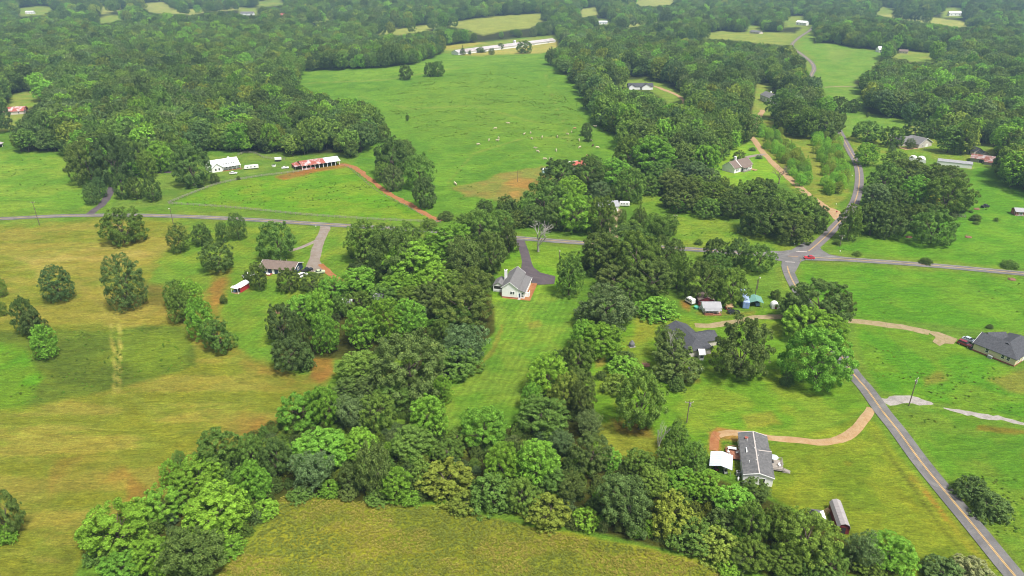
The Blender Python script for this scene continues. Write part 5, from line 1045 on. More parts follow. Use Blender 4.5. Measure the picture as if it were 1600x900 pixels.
# white farmhouse
pos, A = anchor((333,269),(372,263))
root = place('farmhouse', 'white farmhouse with white metal cross gabled roofs behind the big round tree', 'house', pos, A+Y90)
P, _, _ = volume(root, -2, 5.5, 0, 19, 9, 3.0, 3.2, M['white'], M['metal_white'], 0.5)
for u in (9, 11, 13, 15, 17): window(root, P, 'R', u, 1.0, 19, 9, 0.9, 1.5)
P, _, _ = volume(root, 2.5, -1.6, Y90, 9, 6.5, 3.0, 2.6, M['white'], M['metal_white'], 0.5); window(root, P, 'F', -1, 1, 9, 6.5); window(root, P, 'F', 1.2, 1, 9, 6.5)
P, _, _ = volume(root, 14, 4, Y90, 9, 5, 3.0, 2.4, M['white'], M['metal_white'], 0.4)
MB().slab([(6,-1.6,2.5),(17.5,-1.6,2.5),(17.5,1.1,3.15),(6,1.1,3.15)],0.1).build('porch_roof', M['metal_white'], root)
for k in range(5): MB().box(6.4+2.7*k-.08,6.4+2.7*k+.08,-1.5,-1.34,0,2.45).build('porch_post', M['trim'], root)
r_ = MB()
for k in range(6): r_.box(8+1.1*k,8.7+1.1*k,1.6,2.8,3.75,4.35)
MB().box(5.5,17.5,-2.4,-1.7,-0.1,0.25).build('flower_bed', M['brick'], root)
for k in range(5): window(root, lambda x, y, z: (7.5+x, y+1.0, z), 'F', 1.6*k, 3.7, 0, 0, 0.9, 0.6)
# white house with brown roof and porch
pos, A = anchor((1147,271),(1177,263)); L = 18.5; W = 9.5
root = place('house', 'white house with brown shingle roof and railed front porch on a bright lawn', 'house', pos, A)
P, wa_, rf = volume(root, -W/2, 0, Y90, L, W, 3.2, 3.4, M['white'], M['shingle_brown'], 0.35, trim=M['trim'], base=M['trim'])
for u in (2.2, 3.6): window(root, P, 'R', u, 1.0, L, W)
h = 0
MB().box(0.05,2.3,6.6,14.5,0,0.8).build('porch_floor', M['greywood'], root); MB().slab([(0.02,6.5,3.55),(2.7,6.5,2.9),(2.7,14.8,2.9),(0.02,14.8,3.55)],0.12).build('porch_roof', M['shingle_brown'], root)
for k in range(5): MB().box(2.1,2.28,6.7+k*1.9,6.88+k*1.9,0.8,2.85).build('porch_post', M['trim'], root)
MB().box(2.12,2.2,6.7,14.4,1.6,1.72).box(2.12,2.2,6.7,14.4,1.0,1.08).build('railing', M['trim'], root)
for u in (8, 10.5, 13): window(root, P, 'R', u, 1.0, L, W, 1.1, 1.5, 'window')
window(root, P, 'R', 16.6, 0.9, L, W, 1.0, 1.5)
MB().slab([(0.4,6.2,3.4),(0.4,6.6,3.4),(-W/2,6.6,6.95),(-W/2,6.2,6.95)],0.2).build('fascia_board', M['trim'], rf)
ch = MB(); ch.box(-W+1.2,-W+2.4,9.5,10.7,2.5,7.6); ch.box(-W+1.1,-W+2.5,9.4,10.8,7.6,7.8); ch.build('chimney', M['white'], rf); MB().box(0.5,4.5,15.3,18.4,0,0.4).build('patio', M['clay_pale'], root)
# big grey roofed house
pos, A = anchor((1431,231),(1459,229)); W = (at(1459,229)-at(1431,231)).length
root = place('house', 'beige house with large grey shingle roof right of the curving road', 'house', pos, A+Y90)
P, _, _ = volume(root, W/2, 0, R(105), 17, W, 3.0, 3.6, M['beige'], M['shingle'], 0.5, hip1=5, trim=M['trim']); window(root, P, 'F', 1.5, 0.1, 17, W, 2.6, 2.2, 'door', M['trim']); window(root, P, 'F', -3, 1, 17, W)
P, _, _ = volume(root, W/2-2, 9.5, R(172), 15, 9.5, 3.0, 3.2, M['beige'], M['shingle'], 0.5, hip1=4); window(root, P, 'L', 9, 1, 15, 9.5); window(root, P, 'L', 6, 1, 15, 9.5)
MB().box(-12,-0.5,-3.5,3,-0.1,0.12).build('patio', M['clay_pale'], root)
# long metal building
pos, A = anchor((1466,254.5),(1520,258.2), 2.9); L = 22; A = R(-16)
root = place('metal_building', 'long low metal building with white walls and pale grey roof', 'metal building', Vector((at(1466,251.5,2.9).x, at(1466,251.5,2.9).y, 0)), A+Y90)
root.location.z = float(gz(root.location.x, root.location.y))
L = (at(1520,257,2.9)-at(1466,251.5,2.9)).length; d_ = at(1520,257,2.9)-at(1466,251.5,2.9); root.rotation_euler.z = math.atan2(d_.y, d_.x)
P, _, rf = volume(root, 0, 3.6, 0, L, 7.2, 2.9, 0.9, M['white'], M['metal_grey'], 0.2); window(root, P, 'B', 0, 0.1, L, 7.2, 2.2, 2.2, 'door', M['trim'])
mr = MB()
for k in range(int(L/0.9)): mr.slab([(0.2+k*.9,-0.2,3.06),(0.26+k*.9,-0.2,3.06),(0.26+k*.9,3.6,4.0),(0.2+k*.9,3.6,4.0)],0.05)
tag(mr.build('roof_rib', M['metal_grey'], rf), kind='stuff')
# rusty barn and the dark shed behind
pos, A = anchor((1521,253),(1548,256.5)); root = place('barn', 'weathered barn with rust red and grey roof at the wood edge', 'barn', pos, A+Y90)
L = (at(1548,256.5)-at(1521,253)).length; P, _, _ = volume(root, -2, 4.5, 0, L+3, 9, 2.6, 1.8, M['greywood'], M['rust_old'], 0.5); window(root, P, 'R', 6, 0.1, L, 9, 2.2, 2, 'door', M['dark'])
MB().slab([(L-4,-4.5,2.0),(L+1,-4.5,2.0),(L+1,-.2,2.6),(L-4,-.2,2.6)],0.1).build('lean_to_roof', M['rust_old'], root); MB().box(L-3.9,L+0.9,-4.3,-4.15,0,2).build('lean_to_wall', M['greywood'], root)
pos, A = anchor((1523,241),(1532,244)); root = place('shed', 'dark roofed wooden shed behind the rusty barn', 'shed', pos, A); P, _, _ = volume(root, 0, -4, Y90, 7, 7, 2.8, 2.2, M['beige'], M['shingle_dark'], 0.4); window(root, P, 'R', 3, 0.1, 7, 7, 1.5, 2, 'door', M['dark']); volume(root, -0.5, 3, Y90, 5, 5, 2.4, 1.4, M['beige'], M['shingle_dark'], 0.3)
def simple_house(px0, px1, lab, W, eh, rh, wall, roof, cat='house', nm='house', side='R', wins=3, rt=Y90, chim=None, hip=0, base=None):
    pos, A = anchor(px0, px1); L = (at(*px1)-at(*px0)).length; root = place(nm, lab, cat, pos, A+Y90)
    P, w_, rf = volume(root, 0, W/2, 0, L, W, eh, rh, wall, roof, 0.5, hip, hip, base=base)
    for k in range(wins): window(root, P, 'R', L*(k+0.6)/(wins+0.2), eh*0.3, L, W, 1.2, eh*0.45)
    if chim: MB().box(L*chim-0.6,L*chim+0.6,W/2-0.5,W/2+0.5,eh,eh+rh+1.4).build('chimney', wall, rf)
    return root, P, L
root, P, L = simple_house((982,140),(1020,141), 'dark roofed white house in a clearing in the middle wood', 9, 3.2, 2.6, M['white'], M['shingle_dark'], hip=0)
volume(root, L*0.72, -2.5, Y90, 8, 9, 3.2, 2.8, M['white'], M['shingle_dark'], 0.5); volume(root, L*0.12, -2.0, Y90, 8, 6, 3.2, 2.2, M['white'], M['shingle_dark'], 0.4)
root, P, L = simple_house((1187,156),(1202,163), 'tall pale house with chimney among trees of the middle wood', 10, 5.2, 3.0, M['white'], M['shingle'], chim=0.5)
root, P, L = simple_house((8,180),(38,178), 'brick red roofed house at the left edge beside the wood', 11, 3, 3, M['beige'], M['rust'], wins=2)
volume(root, L*0.4, 9, 0, L*0.6, 7, 3, 2.4, M['brick'], M['rust_red'], 0.4)
pos, A = anchor((-34,246),(18,222)); root = place('barn', 'long grey metal roofed barn cut by the left frame edge', 'barn', pos, A+Y90); volume(root, -14, 6, 0, 46, 12, 2.6, 2.2, M['dark'], M['chicken'], 0.8)
for k in range(8): MB().box(-12+6*k,-11.8+6*k,-0.7,-0.5,0,2.4).build('post', M['trim'], root)
pos, A = anchor((716,86),(868,66)); L = (at(868,66)-at(716,86)).length; root = place('poultry_house', 'very long pale metal roofed poultry house on the hilltop', 'poultry house', pos, A+Y90)
P, _, rf = volume(root, 0, 7, 0, L, 14, 3.4, 3.0, M['metal_white'], M['chicken'], 0.6); mb = MB()
for k in range(6): window(root, P, 'R', L*(k+0.5)/6, 1.0, L, 14, 5.0, 1.1, 'side_vent', M['metal_grey'])
MB().box(L*0.57,L*0.57+3.4,5.2,8.8,5.6,9.2).build('cupola', M['metal_white'], rf); MB().prismx([(4.8,9.2),(9.2,9.2),(7,10.4)], L*0.57-.3, L*0.57+3.7).build('cupola_roof', M['metal'], rf)
for k in range(3): MB().tube((L*(0.2+.25*k),-2.2,0),(L*(0.2+.25*k),-2.2,5.5),1.4,1.4,10).tube((L*(0.2+.25*k),-2.2,5.5),(L*(0.2+.25*k),-2.2,6.6),1.4,0.2,10).build('feed_bin', M['chrome'], root) if k == 2 else None
for a in ((( 1243,39),(1259,40),'white two storey farmhouse beside the far road',10,5.5,3,M['white'],M['metal_white']), ((1171,52),(1186,53),'pale bungalow on the far hill left of the road',9,3,2.4,M['beige'],M['shingle']), ((1373,82),(1384,82),'small white gabled house at the far field edge',8,4,3.4,M['white'],M['metal_white']), ((1405,83),(1418,84),'brown open shed at the far field edge',8,2.6,2,M['beige'],M['shingle_brown']),
          ((1470,82),(1482,82),'low grey roofed house far right behind trees',9,3,2.2,M['beige'],M['shingle']), ((1483,25),(1502,25),'white farmhouse with white roof on the far right hill',10,6,3.5,M['white'],M['metal_white']), ((376,24),(396,24),'white house with grey roof far at top left',9,5,3,M['white'],M['shingle']), ((936,38),(949,38),'pale blue roofed building beyond the poultry house',9,4,2.5,M['metal_white'],M['metal']), ((40,22),(52,22),'white roofed building far at the top left corner',10,4,2.6,M['white'],M['metal_white']), ((434,26),(448,26),'red roofed house in the far left wood',9,4,3,M['brick'],M['rust_red'])):
    simple_house(*a)
# sheds and clutter of the middle ground
root, P, L = simple_house((896,266),(914,264), 'red roofed cattle shed at the pasture edge', 8, 2.8, 1.8, M['greywood'], M['rust_red'], 'shed', 'shed', wins=0)
MB().slab([(0,8.2,3.2),(L,8.2,3.2),(L,12,2.6),(0,12,2.6)],0.12).build('lean_to_roof', M['metal_white'], root)
root, P, L = simple_house((1099,489),(1125,489), 'grey roofed shack with brown porch under the oaks', 5, 2.4, 1.1, M['white'], M['metal_grey'], 'shack', 'shack', wins=2)
MB().slab([(0,-2.2,2.0),(L,-2.2,2.0),(L,-.1,2.45),(0,-.1,2.45)],0.1).build('porch_roof', M['metal_grey'], root); MB().box(0,L,-2.2,-.05,0,0.3).build('porch_floor', M['deck'], root)
for k in range(5): MB().box(0.1+k*L/4.2,0.2+k*L/4.2,-2.1,-2.0,0.3,2.0).build('porch_post', M['greywood'], root)
MB().box(0.2,L*.5,-2.2,-2.1,0.4,1.0).build('railing', M['brick'], root)
volume(root, L*0.4, 6.5, Y90, 5, 6, 2.3, 1.4, M['darkred'], M['shingle_brown'], 0.3)
root, P, L = simple_house((936,331),(966,330), 'white house with pale grey roof hidden behind the grove', 8, 3, 1.8, M['white'], M['metal_grey'], wins=3)
root, P, L = simple_house((1586,337),(1603,338), 'small weathered shed with red walls at the right frame edge', 5, 2.4, 1.2, M['rust'], M['metal_grey'], 'shed', 'shed', wins=1)
root, P, L = simple_house((536,484),(548,485), 'little red shed glimpsed between trees of the left grove', 4, 2.6, 1.2, M['red'], M['metal_white'], 'shed', 'shed', wins=1)
root, P, L = simple_house((584,476),(596,477), 'little white shed glimpsed between trees of the left grove', 4, 2.6, 1.4, M['white'], M['metal_white'], 'shed', 'shed', wins=1)
root, P, L = simple_house((1135,484),(1143,484), 'tiny red box shed between shack and blue container', 2, 1.5, 0.5, M['red'], M['clay_pale'], 'shed', 'shed', wins=1)
root, P, L = simple_house((1093,563),(1099,563), 'small white shed below the dark roofed house', 3, 2.6, 0.9, M['white'], M['metal_white'], 'shed', 'shed', wins=1)
pos, A = anchor((1160,482),(1155,458)); root = place('shipping_container', 'long faded blue shipping container beside the green carport', 'container', pos, R(78)); L = 13
MB().box(0,2.44,0,L,0.15,2.75).build('body', M['blue'], root); MB().box(-0.02,2.46,-0.02,L+0.02,2.755,2.82).build('roof', M['blue_light'], root)
for x in (0.06, 1.25): d_ = MB().box(x,x+1.13,-0.07,-0.004,0.25,2.65).build('door', M['blue'], root); MB().tube((x+0.4,-0.1,0.3),(x+0.4,-0.1,2.6),0.03).build('lock_rod', M['chrome'], d_)
mb = MB()
for k in range(26): mb.box(-0.05,-0.003,0.2+k*0.5,0.42+k*0.5,0.3,2.65); mb.box(2.443,2.49,0.2+k*0.5,0.42+k*0.5,0.3,2.65)
tag(mb.build('side_rib', M['blue'], root), kind='stuff')
pos, A = anchor((1171,480),(1191,481)); root = place('carport', 'open carport with green metal roof beside the blue container', 'carport', pos, A+Y90); L = (at(1191,481)-at(1171,480)).length
for x in (0, L):
    for y in (0, 2.7, 5.4): MB().box(x-.05,x+.05,y-.05,y+.05,0,2.2).build('post', M['chrome'], root)
MB().slab([(-.3,-.3,2.2),(L/2,-.3,3.1),(L/2,5.7,3.1),(-.3,5.7,2.2)],0.08).slab([(L/2,-.3,3.1),(L+.3,-.3,2.2),(L+.3,5.7,2.2),(L/2,5.7,3.1)],0.08).build('roof', M['green_metal'], root)
MB().box(2.6,4.0,1.0,4.6,0.2,1.4).build('blue_cover', M['blue'], root)
pos, A = anchor((1212,483)); root = place('round_shed', 'small white round topped shed with dark red doorway', 'shed', pos, R(85)); pr = [(1.5*math.cos(math.pi*k/10), 0.7+1.5*math.sin(math.pi*k/10)) for k in range(11)]
MB().prism([(-1.5,0),(1.5,0)]+pr, 0, 3.2).build('shell', M['tank'], root); d_ = MB().box(-0.4,0.4,-0.06,-0.004,0,1.6).build('door', M['darkred'], root)
for k in range(2):
    pos, A = anchor((1420+13*k,253+1.0*k),(1430+13*k,254+k)); root = place('greenhouse', ('left' if k == 0 else 'right')+' one of two white hoop greenhouses behind the grove', 'greenhouse', pos, A+Y90, 'white hoop greenhouses'); pr = [(2.6+2.6*math.cos(math.pi*q/10), 0.5+2.3*math.sin(math.pi*q/10)) for q in range(11)]
    MB().prism([(0,0),(5.2,0)]+pr, 0, 9).build('cover', M['tank'], root)
    for y in (0, 3, 6, 9): hm = MB(); [hm.tube((pr[q][0],y,pr[q][1]+.02),(pr[q+1][0],y,pr[q+1][1]+.02),0.06,0.06,4) for q in range(10)]; hm.build('hoop', M['chrome'], root)
pos, A = anchor((848,273),(858,272)); root = place('feeder', 'pale blue metal cattle feeder on the worn clay ground', 'feeder', pos, A+Y90); MB().box(0,3.4,0,2,0.9,3.2).build('hopper', M['paleblue'], root)
for x in (0.1, 3.1):
    for y in (0.1, 1.7): MB().box(x,x+.15,y,y+.15,0,0.9).build('leg', M['chrome'], root)
MB().slab([(-.2,-.5,3.25),(3.6,-.5,3.25),(3.6,2.3,3.7),(-.2,2.3,3.7)],0.08).build('roof', M['metal_white'], root)
# ------------------------------------------------------------------ vehicles
def car(px, ang, label, paint_, style='car', group=None, L=4.6, W=1.85, name='parked_car', pos=None, cat=None):
    p = pos or at(*px); p = Vector((p.x, p.y, float(gz(p.x, p.y))+0.15)); root = empty(name, p, R(ang)-Y90, label, cat or ('pickup' if style == 'pickup' else 'car'), group); h = L/2
    if style == 'van': low = [(-h,.35),(h-.1,.35),(h,.8),(h-.35,1.15),(h-1.1,2.0),(-h,2.0)]; cab = None
    else: low = [(-h,.38),(-h+.1,.3),(h-.15,.3),(h,.5),(h-.03,.78),(h-.35,.9),(h-1.35,.97),(-h+.5,.98),(-h,.9)]
    if style == 'car': cab = [(h-1.45,.95),(h-2.15,1.42),(-h+1.0,1.44),(-h+.35,.95)]
    if style == 'suv': cab = [(h-1.3,.95),(h-1.9,1.62),(-h+.35,1.66),(-h+.08,.95)]
    if style == 'pickup': cab = [(h-1.5,.95),(h-2.05,1.62),(h-3.3,1.64),(h-3.55,.95)]
    def body(prof, w0, w1, nm, mt, par, zt=None):
        zs = [z for _, z in prof]; lo, hi = min(zs), max(zs); f = lambda z: w0+(w1-w0)*((z-lo)/(hi-lo+1e-6))
        n_ = len(prof); mb = MB(); mb.add([(-f(z)/2,y,z) for y, z in prof]+[(f(z)/2,y,z) for y, z in prof], [tuple(range(n_-1,-1,-1)), tuple(range(n_,2*n_))]+[(i,(i+1)%n_,(i+1)%n_+n_,i+n_) for i in range(n_)])
        o = mb.build(nm, mt, par); bv = o.modifiers.new('soft', 'BEVEL'); bv.width = 0.07; bv.segments = 2; bv.limit_method = 'ANGLE'; return o
    b0 = body(low, W, W*0.94, 'body', paint_, root)
    if cab:
        cb = body(cab, W*0.9, W*0.74, 'cabin_glass', M['glass'], root); (y0, z0), (y1, z1), (y2, z2), (y3, z3) = cab
        MB().box(-W*.37,W*.37,y2-.02,y1+.02,z1-.03,z1+.06).build('roof', paint_, root)
        for sx in (-1, 1):
            for q in (y1-0.02, (y1+y2)/2, y2+0.06): MB().slab([(sx*W*.455-.02,q-.05,z0+.02),(sx*W*.455+.03,q-.05,z0+.02),(sx*W*.455+.03,q+.05,z0+.02),(sx*W*.455-.02,q+.05,z0+.02)],0.02).tube((sx*W*.455,q,z0),(sx*W*.375,q,z1),0.05,0.05,4).build('pillar', paint_, root)
    else:
        MB().box(-W*.42,W*.42,h-0.95,h-0.5,1.25,1.9).build('windscreen', M['glass'], root)
    if style == 'pickup': MB().box(-W*.4,W*.4,-h+.12,h-3.6,.99,1.03).build('load_bed', M['dark'], root)
    for sx in (-1, 1):
        for y in (h-.95, -h+.95):
            w_ = MB().tube((sx*(W/2-.2),y,.18),(sx*(W/2+.02),y,.18),.33,.33,14).build('wheel', M['tyre'], root); MB().tube((sx*(W/2+.021),y,.18),(sx*(W/2+.035),y,.18),.19,.19,10).build('rim', M['chrome'], w_)
        MB().box(sx*W*.34-.18,sx*W*.34+.18,h-.06,h+.012,.6,.74).build('headlight', M['lamp'], root); MB().box(sx*W*.36-.12,sx*W*.36+.12,-h-.012,-h+.05,.66,.82).build('tail_light', M['car_red'], root)
    return root
carp = at(1264,404.5); d_ = RA[0]; 
car((1264,404.6), 177, 'red car crossing the road junction', M['car_red'], 'car')
car((1507,540), -55, 'burgundy sport utility car parked beside the cream house', M['car_burgundy'], 'suv'); car((1514,534), -55, 'pale blue silver car parked behind the burgundy one', M['car_silver'], 'car')
car((365,272), 10, 'white saloon parked before the white farmhouse', M['car_white']); car((446,263.5), 15, 'white saloon on the grass left of the barn', M['car_white'])
car((473,432), 55, 'white sport utility car behind the round tree by the blue house', M['car_white'], 'suv'); car((480,424), 40, 'black pickup beside the white car on the gravel', M['car_black'], 'pickup', L=5.3); car((389,432), 40, 'white pickup between red shed and blue house', M['car_white'], 'pickup', L=5.3)
car((500,427), 20, 'pale green boat like trailer car on the gravel pad', M['car_green'], 'car', L=4.4); car((1392,246), 0, 'black car with white roof on the grass by the curving road', M['car_black'], 'suv'); car((1539,324), 20, 'dark pickup on the right pasture', M['car_black'], 'pickup', L=5.2)
car((1036,500.5), 20, 'black car parked behind the dark roofed house', M['car_black'], 'suv'); car((1086,579), 5, 'white car parked under the trees on the lawn', M['car_white']); car((1146,490), 0, 'dark green car in the grass before the tiny red shed', M['car_black'], 'car')
def trailer(px, ang, lab, L=6.5, W=2.4, H_=2.6):
    root = empty('camper_trailer', at(*px), R(ang)-Y90, lab, 'camper trailer'); h = L/2; pr = [(-h,.6),(h-.2,.6),(h,1.3),(h-.6,H_-.2),(h-1.0,H_),(-h+.3,H_),(-h,H_-.3)]
    o = MB().prismx(pr, -W/2, W/2).build('body', M['tank'], root); bv = o.modifiers.new('soft', 'BEVEL'); bv.width = 0.1; bv.segments = 2
    for y in (-h*.5, 0.1, h*.5): w_ = MB().box(W/2+.003,W/2+.06,y-.5,y+.5,1.4,2.1).build('window', M['trim'], root); MB().box(W/2+.061,W/2+.08,y-.42,y+.42,1.47,2.03).build('pane', M['glass'], w_); w_ = MB().box(-W/2-.06,-W/2-.003,y-.5,y+.5,1.4,2.1).build('window', M['trim'], root); MB().box(-W/2-.08,-W/2-.061,y-.42,y+.42,1.47,2.03).build('pane', M['glass'], w_)
    for sx in (-1, 1): MB().tube((sx*(W/2-.25),-.4,.35),(sx*(W/2-.02),-.4,.35),.35,.35,12).build('wheel', M['tyre'], root)
    MB().tube((-.6,h-.2,.6),(0,h+1.2,.5),.05).tube((.6,h-.2,.6),(0,h+1.2,.5),.05).build('drawbar', M['chrome'], root)
trailer((393,264), 200, 'long white camper trailer right of the white farmhouse', 9); trailer((975,322), 175, 'white camper trailer beside the gravel drive', 6); trailer((1078,474), 120, 'white yard junk shaped as a small trailer left of the grey shack', 4, 2)  # the last, smallest one is a trailer shape standing in for white junk
def small_house_item(px, lab, nm, cat, build):
    root = empty(nm, at(*px), 0.3, lab, cat); build(root)
small_house_item((435,252), 'white horse shelter trailer on the farm lawn', 'stock_trailer', 'trailer', lambda r_: (MB().box(-2.2,2.2,-1.1,1.1,1.3,2.6).build('box_body', M['tank'], r_), [MB().tube((x,s*1.1,.4),(x,s*1.25,.4),.4,.4,10).build('wheel', M['tyre'], r_) for x in (-.6,.6) for s in (-1,1)], MB().box(-2,2,-1,1,.5,1.29).build('slat_side', M['dark'], r_)))
small_house_item((428,260), 'white round water trough on the farm lawn', 'water_trough', 'trough', lambda r_: (MB().tube((0,0,0),(0,0,1.0),1.3,1.4,14).build('tub', M['tank'], r_), MB().tube((0,0,1.0),(0,0,1.03),1.2,1.2,14).build('water_surface', M['glass'], r_)))
small_house_item((987,541), 'grey covered round stack on the lawn by the hedgerow', 'covered_stack', 'stack', lambda r_: (MB().tube((0,0,0),(0,0,1.2),1.0,1.0,10).tube((0,0,1.2),(0,0,2.3),1.05,.25,10).build('cover', M['tarp'], r_), MB().box(-1.1,1.1,-1.1,1.1,0,.15).build('pallet', M['greywood'], r_)))
small_house_item((1088,482), 'teal plastic tub beside the grey shack', 'tub', 'tub', lambda r_: (MB().tube((0,0,0),(0,0,.9),.8,1.0,12).build('tub_body', M['teal'], r_), MB().tube((1.2,-.6,0),(1.2,-.6,.8),.35,.35,8).build('bucket', M['tank'], r_)))
small_house_item((982,666), 'small white beehive box under the lone lawn tree', 'beehive', 'beehive', lambda r_: (MB().box(-.4,.4,-.4,.4,.3,1.1).build('box_body', M['tank'], r_), MB().box(-.5,.5,-.5,.5,1.1,1.2).build('lid', M['metal'], r_), [MB().box(x-.05,x+.05,y-.05,y+.05,0,.3).build('leg', M['greywood'], r_) for x in (-.3,.3) for y in (-.3,.3)]))
small_house_item((350,262), 'little white well house in the farmhouse flower bed', 'well_house', 'well house', lambda r_: (MB().box(-.7,.7,-.7,.7,0,1).build('wall', M['trim'], r_), MB().prism([(-.9,1),(.9,1),(0,1.7)],-.9,.9).build('roof', M['metal_white'], r_)))
for px, lab in (((955,253), 'brown brush pile left of the cattle shed'), ((930,253), 'brown brush pile right of the cattle shed'), ((1513,371), 'red brown earth mound on the right pasture'), ((1420,371), 'red brown brush pile below the right grove'), ((1526,327), 'brown brush heap beside the dark pickup'), ((1008,571), 'brown brush heap in the weedy lawn patch'), ((1581,437), 'dark brush pile on the right roadside pasture'), ((436,488), 'brown branch pile on the lawn edge near the blue house')):
    root = empty('brush_pile', at(*px), 0, lab, 'brush pile', 'brush piles'); gg = random.Random(px[0]); mb = MB(); mb.ball((0,0,0.1),(1.7,1.3,0.6),10,6); mb.build('heap', M['brush'], root); mb = MB()
    for k in range(26): ph = gg.uniform(0,6.28); q = gg.uniform(0,1.4); ph2 = gg.uniform(0,6.28); mb.tube((math.cos(ph)*q,math.sin(ph)*q*.8,.15),(math.cos(ph)*q+math.cos(ph2)*1.3,math.sin(ph)*q*.8+math.sin(ph2)*1.1,gg.uniform(.4,1.2)),.06,.03,4)
    tag(mb.build('branch', M['brush'], root), kind='stuff')
# ------------------------------------------------------------------ cattle
def cow_mesh(mt, graze=True):
    mb = MB(); secs = [(-1.05,1.08,.16,.2),(-.95,1.1,.3,.34),(-.6,1.02,.34,.42),(0,.96,.38,.46),(.5,1.0,.36,.46),(.85,1.1,.26,.4),(1.05,1.12 if not graze else 1.0,.17,.28),(1.4,1.35 if not graze else .62,.13,.2),(1.58,1.45 if not graze else .42,.13,.17),(1.75,1.38 if not graze else .24,.09,.12),(1.92,1.3 if not graze else .1,.07,.08)]
    n = 8; v = []; f = []
    for (x, z, w, h) in secs: v += [(math.cos(2*math.pi*i/n)*w, x, z+math.sin(2*math.pi*i/n)*h) for i in range(n)]
    for j in range(len(secs)-1):
        for i in range(n): f.append((j*n+i, j*n+(i+1)%n, j*n+n+(i+1)%n, j*n+n+i))
    f += [tuple(range(n-1,-1,-1)), tuple(range((len(secs)-1)*n, len(secs)*n))]; mb.add(v, f)
    for sx in (-.22,.22):
        mb.tube((sx,.72,.85),(sx*1.05,.74,.42),.13,.075,6); mb.tube((sx*1.05,.74,.42),(sx*1.05,.70,0),.07,.06,6)
        mb.tube((sx,-.8,.95),(sx*1.1,-.68,.55),.17,.1,6); mb.tube((sx*1.1,-.68,.55),(sx*1.1,-.86,.38),.09,.065,6); mb.tube((sx*1.1,-.86,.38),(sx*1.1,-.82,0),.06,.06,6)
        hz_ = secs[7][1]; mb.tube((sx*.5,1.42,hz_+.15),(sx*1.5,1.36,hz_+.17),.07,.03,5)
    mb.tube((0,-1.1,1.2),(0,-1.2,.5),.035,.03,5); mb.ball((0,-1.21,.45),(.06,.06,.13),6,4)
    return mb.mesh('cow', mt, True)
COW = {('w',1): cow_mesh(M['cowhide'], True), ('w',0): cow_mesh(M['cowhide'], False), ('d',1): cow_mesh(M['cowdark'], True), ('r',1): cow_mesh(M['cowrust'], True)}
spots = [(794,194),(774,202),(779,217),(777,221),(747,227),(764,220),(836,233),(840,238),(869,236),(862,251),(851,250),(859,250.5),(819,211),(829,209),(831,218),(847,216),(871,215),(887,211),(893,208),(905,220),(922,221),(930,199),(906,231.5),(933,232),(926,229),(917,245),(711,288),(712,289.5),(898,202)]
for i, (px, py) in enumerate(spots):
    kd = 'd' if i in (24,) else ('r' if i in (28, 25) else 'w'); me = COW[(kd, 1 if kd != 'w' or i % 3 else 0)]
    o = bpy.data.objects.new('cow', me); link(o); o.location = at(px, py); o.rotation_euler = (0,0,g.uniform(0,6.28)); o.scale = (1.12,)*3
    tag(o, {'w': 'cream coloured cow grazing in the big green pasture', 'd': 'dark brown cow near the cattle shed', 'r': 'tan cow in the big green pasture'}[kd], 'cow', 'cattle in the big pasture')
# ------------------------------------------------------------------ poles, signs and fences
def pole(px, top, lab, lamp=False, trans=False, arm=True, ang=0.0):
    p = at(*px); s = pscale(p); d = math.atan2(CAMH-p.z, p.y); H_ = (px[1]-top)/s/math.cos(d); H_ = min(max(H_, 5), 13)
    root = empty('utility_pole', p, ang, lab, 'utility pole', 'utility poles'); MB().tube((0,0,0),(0,0,H_),.17,.11,8).build('pole', M['wood'], root)
    if arm:
        MB().box(-1.2,1.2,-.06,.06,H_-.7,H_-.55).build('crossarm', M['greywood'], root)
        for x in (-1.1,0,1.1): MB().tube((x,0,H_-.55),(x,0,H_-.3),.06,.05,6).build('insulator', M['lamp'], root)
    if trans: MB().tube((.35,0,H_-2.1),(.35,0,H_-1.1),.28,.28,10).build('transformer', M['chrome'], root)
    if lamp: MB().tube((0,0,H_-.4),(0,-1.1,H_-.1),.05).build('lamp_arm', M['chrome'], root); MB().tube((0,-1.1,H_-.25),(0,-1.1,H_+.05),.3,.16,10).build('lamp_head', M['lamp'], root)
    return p, H_
pole((62,352), 311, 'tall leaning utility pole beside the cross road at far left'); pole((271,350), 325, 'thin pole with pale lamp beside the cross road', True, arm=False); pole((809,284), 266, 'bare wooden pole by the worn clay feedlot', arm=False); pole((1054,349), 340, 'short utility pole in the sloping field above the road', trans=True)
pole((1244,194), 174, 'pale utility pole between trees left of the curving road', trans=True); pole((1385,231), 211, 'utility pole with lamp before the beige house', True); pole((1312,385), 367, 'utility pole with transformer at the road junction', trans=True); pole((1420,634), 592, 'utility pole standing at the pale sand wash', trans=True, ang=0.7)
pole((1073,660), 627, 'utility pole with transformer on the lawn above the mobile home', trans=True); pole((1180,461), 437, 'pole behind the green carport', arm=False); pole((874,406), 391, 'short white topped pole on the lawn behind the white house', True, arm=False); pole((1183,452), 432, 'thin pole with lamp right of the oaks', True, arm=False)
def post_sign(px, lab, nm, cat, build): root = empty(nm, at(*px), g.uniform(-.3,.3), lab, cat); build(root)
def wire(a, b_, lab, n_=10):
    A_, B_ = at(a[0], a[1]), at(b_[0], b_[1]); A_.z += a[2]; B_.z += b_[2]; root = empty('power_line', A_, 0, lab, 'power line', 'power lines'); mb = MB(); Q = []
    for k in range(n_+1): t_ = k/n_; q_ = A_.lerp(B_, t_)-A_; q_.z -= 4*t_*(1-t_)*1.4; Q.append(q_)
    for u, v_ in zip(Q[:-1], Q[1:]): mb.tube(u, v_, 0.022, 0.022, 4)
    mb.build('wire', M['dark'], root)
